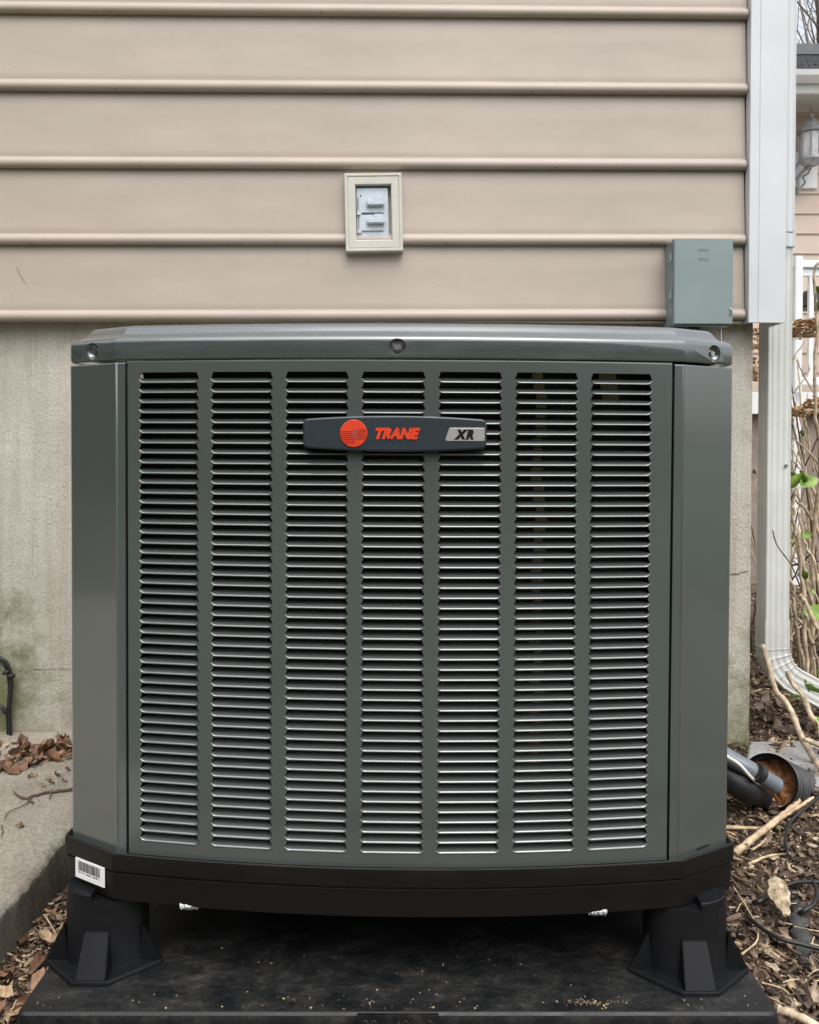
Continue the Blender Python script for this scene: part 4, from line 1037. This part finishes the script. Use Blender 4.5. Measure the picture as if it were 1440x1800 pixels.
# ================================================================== HYDRANGEA SHRUB
def cane(parent, pts, r0, r1, mm, name='cane', wob=.6):
    c = bez(pts, 6); n = len(c); c = [q + Vector((random.uniform(-1, 1), random.uniform(-1, 1), random.uniform(-1, 1))) * r0 * wob for q in c]
    rr = []
    for i in range(n):
        r_ = r0 + (r1 - r0) * i / (n - 1)
        if i % 6 == 3: r_ *= 1.25
        rr.append(r_)
    return MB().tube(c, rr, 7).build(name, M[mm], parent, smooth=True)
shrub = empty('hydrangea_shrub', (0, 0, 0)); shrub.location = (1.35, 2.75, .03); tag(shrub, 'bare hydrangea shrub with dried flower heads and first green leaves', 'shrub')
S0 = Vector(shrub.location)
def SW(px, py, d): return W(px, py, d) - S0
named = [
 ([(1432, 1210, 2.5), (1428, 1000, 2.5), (1440, 820, 2.45), (1432, 690, 2.4), (1436, 560, 2.4), (1431, 480, 2.4), (1446, 455, 2.4)], .0058, .0032),
 ([(1405, 1180, 2.6), (1396, 1050, 2.5), (1388, 1000, 2.5), (1393, 900, 2.5), (1400, 840, 2.5)], .0055, .003),
 ([(1440, 1110, 2.4), (1424, 1050, 2.4), (1412, 990, 2.4), (1398, 930, 2.4), (1393, 890, 2.4)], .0062, .004),
 ([(1436, 1300, 2.3), (1420, 1180, 2.3), (1415, 1080, 2.3), (1408, 1010, 2.3), (1404, 930, 2.3)], .0065, .004),
 ([(1448, 1060, 2.3), (1432, 990, 2.3), (1414, 950, 2.3), (1402, 893, 2.3)], .0048, .0028),
 ([(1410, 1240, 2.7), (1392, 1160, 2.7), (1390, 1080, 2.7), (1376, 1010, 2.7)], .0055, .003),
 ([(1395, 740, 2.7), (1392, 700, 2.7), (1418, 660, 2.7), (1424, 640, 2.7)], .003, .0018),
 ([(1450, 720, 2.6), (1425, 680, 2.6), (1404, 640, 2.6), (1403, 632, 2.6)], .003, .0018),
 ([(1392, 640, 2.7), (1398, 625, 2.7), (1415, 600, 2.7)], .0025, .0020),
 ([(1450, 830, 2.5), (1418, 790, 2.5), (1390, 765, 2.5)], .0035, .002),
 ([(1430, 830, 2.5), (1420, 760, 2.5), (1414, 735, 2.5)], .003, .002),
 ([(1450, 960, 2.5), (1420, 900, 2.5), (1398, 880, 2.5)], .0045, .003),
 ([(1440, 880, 2.6), (1412, 830, 2.6), (1390, 808, 2.6)], .0035, .002),
 ([(1460, 1200, 2.2), (1442, 1120, 2.2), (1418, 1060, 2.2), (1409, 1045, 2.2)], .0068, .005),
 ([(1452, 1240, 2.4), (1436, 1160, 2.4), (1420, 1110, 2.4), (1400, 1085, 2.4)], .005, .004),
 ([(1420, 1200, 2.4), (1405, 1130, 2.4), (1398, 1085, 2.4), (1395, 1050, 2.4)], .006, .004)]
for pts, r0, r1 in named: cane(shrub, [SW(*p) for p in pts], r0, r1, 'bark')
for i in range(85):
    x0 = random.uniform(1.15, 2.0); y0 = random.uniform(2.35, 3.4); b = Vector((x0, y0, .02)); h = random.uniform(.35, 1.15)
    lean = Vector((random.uniform(-.35, .35), random.uniform(-.35, .3), 0)) * h
    p1 = b + lean * .3 + Vector((0, 0, h * .45)); p2 = b + lean + Vector((0, 0, h))
    if p2.x < .98: p2.x = .98 + random.random() * .1
    cane(shrub, [q - S0 for q in (b, p1, p2)], random.uniform(.003, .006), .0022, random.choice(('bark', 'bark', 'bark_dark')))
    if random.random() < .4:
        q = p1 + Vector((random.uniform(-.15, .15), random.uniform(-.1, .1), random.uniform(.1, .3))); cane(shrub, [q_ - S0 for q_ in (p1, (p1 + q) / 2 + Vector((.01, 0, 0)), q)], .0025, .0015, 'bark')
for i in range(60):      # broken canes lying low in the thicket
    x0 = random.uniform(1.0, 2.0); y0 = random.uniform(2.3, 3.6); a = random.uniform(0, 6.28); l = random.uniform(.15, .5); z = random.uniform(.03, .30)
    b = Vector((x0, y0, z)); e_ = b + Vector((math.cos(a) * l, math.sin(a) * l, random.uniform(-.1, .2))); 
    if e_.x < .96: continue
    cane(shrub, [q - S0 for q in (b, (b + e_) / 2 + Vector((0, 0, .03)), e_)], random.uniform(.0025, .005), .002, random.choice(('bark', 'bark_dark')))
# two thick canes leaning in front of the downspout
fc = empty('fallen_canes', W(1400, 1250, 1.95)); S1 = Vector(fc.location)
tag(fc, 'two thick tan canes arching in front of the downspout elbow', 'branch')
cane(fc, [W(*p) - S1 for p in ((1341, 1133, 1.98), (1352, 1170, 1.96), (1364, 1212, 1.94), (1388, 1244, 1.92), (1405, 1285, 1.9), (1425, 1325, 1.88), (1450, 1362, 1.86))], .0052, .0080, 'bark', wob=.2)
cane(fc, [W(*p) - S1 for p in ((1383, 1180, 2.0), (1394, 1203, 2.0), (1411, 1222, 1.98), (1424, 1254, 1.96), (1436, 1275, 1.94), (1455, 1312, 1.92))], .0052, .0072, 'bark', wob=.2)
cane(fc, [W(*p) - S1 for p in ((1414, 1299, 1.86), (1440, 1310, 1.86), (1480, 1322, 1.86))], .0055, .006, 'bark', wob=.2)
cane(fc, [W(*p) - S1 for p in ((1358, 932, 1.96), (1367, 960, 1.97), (1392, 995, 1.99), (1410, 1040, 2.02))], .0014, .0016, 'bark_dark', 'twig', wob=.2)
# dried heads
def head(px, py, d, rx, rz, n, name='flower_head'):
    c0 = SW(px, py, d); mb = MB()
    for i in range(n):
        a = random.uniform(0, 6.28); el_ = math.asin(random.uniform(-.5, 1)); rr = random.uniform(.75, 1.05)
        p = c0 + Vector((math.cos(a) * math.cos(el_) * rx, math.sin(a) * math.cos(el_) * rx, math.sin(el_) * rz)) * rr
        q = Matrix.Rotation(random.uniform(0, 6.28), 3, 'Z') @ Matrix.Rotation(random.uniform(-1.2, 1.2), 3, 'X'); s = random.uniform(.006, .012)
        v = [p + q @ Vector(k) * s for k in ((-1, 0, .1), (-.3, -.6, 0), (.5, -.5, -.2), (1, 0, .2), (.4, .6, 0), (-.4, .5, .25))]
        mb.add(v, [(0, 1, 2, 3), (0, 3, 4, 5)])
        if i % 5 == 0: mb.tube([c0 - Vector((0, 0, rz * .6)), p], .0008, 4, cap=False)
    mb.build(name, M['petal'], shrub)
head(1424, 581, 2.5, .062, .036, 340); head(1415, 726, 2.6, .062, .022, 220); head(1330, 655, 2.8, .05, .05, 160); head(1432, 712, 2.5, .03, .02, 80)
head(1334, 600, 2.75, .03, .05, 90)
# green leaves
gl = leaf_mesh(.07, .022, .3, .35, .15, 77); gl.name = 'green_leaf'; gl.materials.clear(); gl.materials.append(M['green'])
for (px, py, d, s, rx, rz) in ((1404, 846, 2.4, 1.1, 70, 200), (1420, 848, 2.4, 1.0, 60, 20), (1410, 838, 2.4, .8, 80, 90), (1396, 836, 2.45, .5, 40, 160), (1436, 1078, 2.3, 1.2, 60, 10), (1410, 1012, 2.35, .7, 70, 100), (1426, 1040, 2.35, .7, 50, 60),
                               (1415, 1206, 2.0, .8, 70, 60), (1428, 1212, 2.0, .6, 60, 120), (1398, 1226, 2.05, .5, 50, 190), (1436, 510, 2.4, .6, 60, 90), (1437, 540, 2.4, .6, 60, 60), (1408, 762, 2.6, .6, 70, 80), (1412, 940, 2.5, .8, 60, 10), (1436, 1270, 1.95, .7, 60, 60), (1400, 955, 2.6, .6, 60, 200), (1430, 700, 2.6, .5, 60, 60),
                               (1440, 1195, 2.1, 1.0, 60, 80), (1325, 830, 2.7, .4, 50, 80)):
    o = bpy.data.objects.new('green_leaf', gl); col.objects.link(o); o.parent = shrub; o.location = SW(px, py, d); o.scale = (s, s, s); o.rotation_euler = (R(rx), R(random.uniform(-30, 30)), R(rz))

# ================================================================== NEIGHBOURING WING
D = 5.5
wing = empty('neighbour_house', (3.5, D, 0)); tag(wing, 'tan sided neighbouring house with dark shingle roof seen beyond the downspout', 'house')
zt = W(1400, 178, D).z; zp = 1.05
crs = .132; mid = bpy.data.meshes.new('far_plank'); mid.from_pydata([(-2.6, 0, 0), (6, 0, 0), (6, -.012, .003), (-2.6, -.012, .003), (-2.6, 0, .137), (6, 0, .137)], [], [(0, 1, 2, 3), (3, 2, 5, 4)]); mid.update(); mid.materials.append(M['far_siding'])
z = zp - .05
while z < zt:
    o = bpy.data.objects.new('siding_plank', mid); col.objects.link(o); o.parent = wing; o.location = (0, 0, z); z += crs
MB().box((-2.6, .01, 0), (6, 3.2, zt + .02)).build('wall', M['far_siding'], wing)
ze = W(1400, 163, D - .3).z; zg = W(1400, 130, D - .36).z
MB().box((-2.9, -.30, ze - .005), (6, .2, ze + .02)).build('soffit', M['soffit'], wing)
MB().box((-2.9, -.325, ze - .01), (6, -.302, zg - .04)).build('fascia', M['trim_paint'], wing)
gt = MB(); gt.add(*[[(x, y, z) for x in (-2.9, 6) for y, z in ((-.33, ze + .045), (-.39, ze + .05), (-.42, zg - .03), (-.43, zg), (-.40, zg), (-.395, zg - .01), (-.33, zg - .01))], [(i, i+1, i+8, i+7) for i in range(6)]]); gt.build('gutter', M['trim_paint'], wing)
# roof of shingle courses
x0, x1 = -3.0, 6
sy, sz = -.36, zg - .005; sh = MB(); sl2 = R(28)
rl = 1.75; K = 14
for i in range(K):
    a = i * rl / K; b = (i + 1) * rl / K
    for j in range(45):
        xa = x0 + j * .2 + (i % 2) * .1; dz = random.uniform(0, .012)
        sh.add([(xa, sy + math.cos(sl2) * a, sz + math.sin(sl2) * a + .018 + dz), (xa + .196, sy + math.cos(sl2) * a, sz + math.sin(sl2) * a + .018 + dz), (xa + .196, sy + math.cos(sl2) * b, sz + math.sin(sl2) * b + .004), (xa, sy + math.cos(sl2) * b, sz + math.sin(sl2) * b + .004),
                (xa, sy + math.cos(sl2) * a, sz + math.sin(sl2) * a), (xa + .196, sy + math.cos(sl2) * a, sz + math.sin(sl2) * a)], [(0, 1, 2, 3), (4, 5, 1, 0)])
rf = sh.build('roof_shingles', M['shingle'], wing); rf['kind'] = 'stuff'
MB().add([(x0, sy, sz - .004), (x1, sy, sz - .004), (x1, sy + math.cos(sl2) * rl, sz + math.sin(sl2) * rl), (x0, sy + math.cos(sl2) * rl, sz + math.sin(sl2) * rl), (x1, 3.2, sz + .1), (x0, 3.2, sz + .1)], [(0, 1, 2, 3), (3, 2, 4, 5)]).build('roof', M['shingle'], wing)
yr, zr_ = sy + math.cos(sl2) * rl, sz + math.sin(sl2) * rl
MB().box((x0, yr - .05, zr_), (x1, yr + .1, zr_ + .10)).build('ridge_vent', simple('ridge', (.11, .115, .12), .6), wing, bevel=.01)
MB().box((W(1390, 300, D).x - 3.5 - .1, -.03, W(1400, 333, D).z), (W(1434, 300, D).x - 3.5, .0, W(1400, 270, D).z)).build('lamp_block', M['trim_paint'], wing, bevel=.004)
# porch
pz = W(1400, 690, D - .9).z
MB().box((-2.4, -.95, pz - .12), (6, -.02, pz)).build('porch_floor', M['trim_paint'], wing)
MB().box((-2.4, -.88, 0), (6, -.3, pz - .122)).build('porch_skirt', M['brick_grey'], wing)
# railing
rl_ = empty('porch_railing', (0, D - .9, 0)); tag(rl_, 'white porch railing with square balusters behind the hydrangea', 'railing')
rz0, rz1 = W(0, 479, D - .9).z, W(0, 459, D - .9).z
MB().box((2.0, -.03, rz0 + .02), (9, .03, rz1)).build('top_rail', M['trim_paint'], rl_, bevel=.006)
MB().box((2.0, -.015, rz0 - .02), (9, .015, rz0 + .018)).build('sub_rail', M['trim_paint'], rl_)
MB().box((2.0, -.02, pz + .04), (9, .02, pz + .085)).build('bottom_rail', M['trim_paint'], rl_, bevel=.004)
bme = MB().box((-.0125, -.0125, pz + .085), (.0125, .0125, rz0 - .02)).build('baluster', M['trim_paint'], rl_).data
bpy.data.objects.remove(bpy.data.objects['baluster'])
x = W(1424.5, 600, D - .9).x - .115 * 6
for i in range(14):
    o = bpy.data.objects.new('baluster', bme); col.objects.link(o); o.parent = rl_; o.location = (x + i * .115, 0, 0)
MB().box((W(1396, 0, D - .9).x, -.05, .0), (W(1410, 0, D - .9).x, .05, rz1 + .02)).build('newel_post', M['trim_paint'], rl_, bevel=.004)
# dark covered grill on the porch
gr = empty('porch_grill', W(1432, 690, D - .5)); tag(gr, 'black covered grill standing on the porch behind the white balusters', 'grill')
q0 = W(1412, 540, D - .5); gx = q0.x - gr.location.x; gz0 = q0.z - gr.location.z; gz1 = W(1412, 506, D - .5).z - gr.location.z
MB().add(*loft([(gx, -.17), (gx + .45, -.17), (gx + .45, .17), (gx, .17)], [(0, gz0), (-.012, gz0 + .02), (-.020, gz1 - .03), (-.05, gz1)])).build('lid', M['rubber'], gr, bevel=.01)
MB().box((gx + .16, -.05, 0), (gx + .30, .05, gz0 - .001)).build('pedestal', M['dark'], gr)

# ---- lantern
ln = empty('wall_lantern', W(1425, 300, D - .16)); tag(ln, 'silver coach lantern with glass panes and scrolled bracket on the far wall', 'lantern')
s = (D - .16) / 1440
def lz(py): return (300 - py) * s
def oct_(r_, n=8): return [(math.cos(2*math.pi*(k+.5)/n) * r_, math.sin(2*math.pi*(k+.5)/n) * r_) for k in range(n)]
def lathe(prof_, name, mm, n=8):
    v = []; f = []
    for r_, z in prof_:
        for q in oct_(r_, n): v.append((q[0], q[1], z))
    for i in range(len(prof_) - 1):
        for k in range(n): f.append((i*n+k, i*n+(k+1) % n, (i+1)*n+(k+1) % n, (i+1)*n+k))
    f += [tuple(reversed(range(n))), tuple(range((len(prof_)-1)*n, len(prof_)*n))]
    return mesh(name, v, f, mm, ln, auto=30)
lathe([(.083, lz(235)), (.088, lz(229)), (.078, lz(226)), (.055, lz(219)), (.030, lz(211)), (.018, lz(207)), (.020, lz(204)), (.010, lz(201)), (.007, lz(198)), (.010, lz(196)), (.008, lz(193)), (.002, lz(191))], 'roof', M['lantern'])
lathe([(.062, lz(278)), (.066, lz(234))], 'glass', M['glass'])
for k in range(8):
    a = 2*math.pi*(k+.5)/8; MB().tube([(math.cos(a) * .066, math.sin(a) * .066, lz(280)), (math.cos(a) * .070, math.sin(a) * .070, lz(234))], .0045, 6).build('glazing_bar', M['lantern'], ln)
lathe([(.040, lz(292)), (.060, lz(287)), (.074, lz(282)), (.072, lz(277))], 'base_cup', M['lantern'])
MB().tube(bez([(-.0, .0, lz(290)), (-.03, .03, lz(298)), (-.045, .07, lz(306)), (-.03, .11, lz(318)), (-.03, .13, lz(330))], 6), [.016 - .0003 * i for i in range(25)], 8).build('bracket', M['lantern'], ln, smooth=True)
MB().tube(bez([(-.055, .05, lz(282)), (-.075, .06, lz(292)), (-.06, .09, lz(303)), (-.035, .10, lz(312)), (-.045, .10, lz(322)), (-.02, .12, lz(328))], 6), .007, 7).build('scroll', M['lantern'], ln, smooth=True)
MB().tube(bez([(.03, .05, lz(288)), (.02, .07, lz(298)), (-.01, .08, lz(304)), (.01, .09, lz(312)), (-.01, .11, lz(320))], 6), .006, 7).build('scroll', M['lantern'], ln, smooth=True)

# ---- bare trees beyond the roof
def tree(base, h, seed, label, lean=(0, 0)):
    r_ = random.Random(seed); t = empty('bare_tree', base); tag(t, label, 'tree', 'bare trees beyond the roof')
    limbs = MB(); twigs = MB()
    def grow(p, d, l, rad, depth):
        n = 4; pts = [p]; q = p.copy(); dd = d.copy()
        for i in range(n):
            dd = (dd + Vector((r_.uniform(-1, 1), r_.uniform(-1, 1), r_.uniform(-.3, .6))) * .16).normalized(); q = q + dd * l / n; pts.append(q.copy())
        rr = [rad * (1 - .45 * i / n) for i in range(n + 1)]
        (limbs if depth < 3 else twigs).tube(pts, rr, 7 if depth < 3 else 5, cap=False)
        if depth >= 6: return
        for k in range(r_.choice((2, 3, 3)) if depth < 5 else 2):
            i = r_.choice((2, 3, 4)); nd = (dd + Vector((r_.uniform(-1, 1), r_.uniform(-1, 1), r_.uniform(-.2, .7))) * .75).normalized()
            grow(pts[i], nd, l * r_.uniform(.6, .82), rr[i] * r_.uniform(.5, .72), depth + 1)
    tr = MB(); top = Vector((lean[0], lean[1], h * .33)); tr.tube(bez([(0, 0, 0), top * .5 + Vector((.05, 0, 0)), top], 5), [.17 - .005 * i for i in range(11)], 10); tr.build('trunk', M['tree_bark'], t, smooth=True)
    for k in range(4): grow(top * (1 - .06 * k), Vector((r_.uniform(-.7, .9), r_.uniform(-.4, .4), 1)).normalized(), h * .24, .085, 1)
    limbs.build('limbs', M['tree_bark'], t, smooth=True); tw = twigs.build('twigs', M['tree_bark'], t, smooth=True); tw['kind'] = 'stuff'
tree((5.9, 12.5, 0), 12, 3, 'bare tree with forked limbs nearest the roof beyond the downspout')
tree((7.6, 15, 0), 13, 11, 'taller bare tree farther back above the shingle roof', (.3, 0))
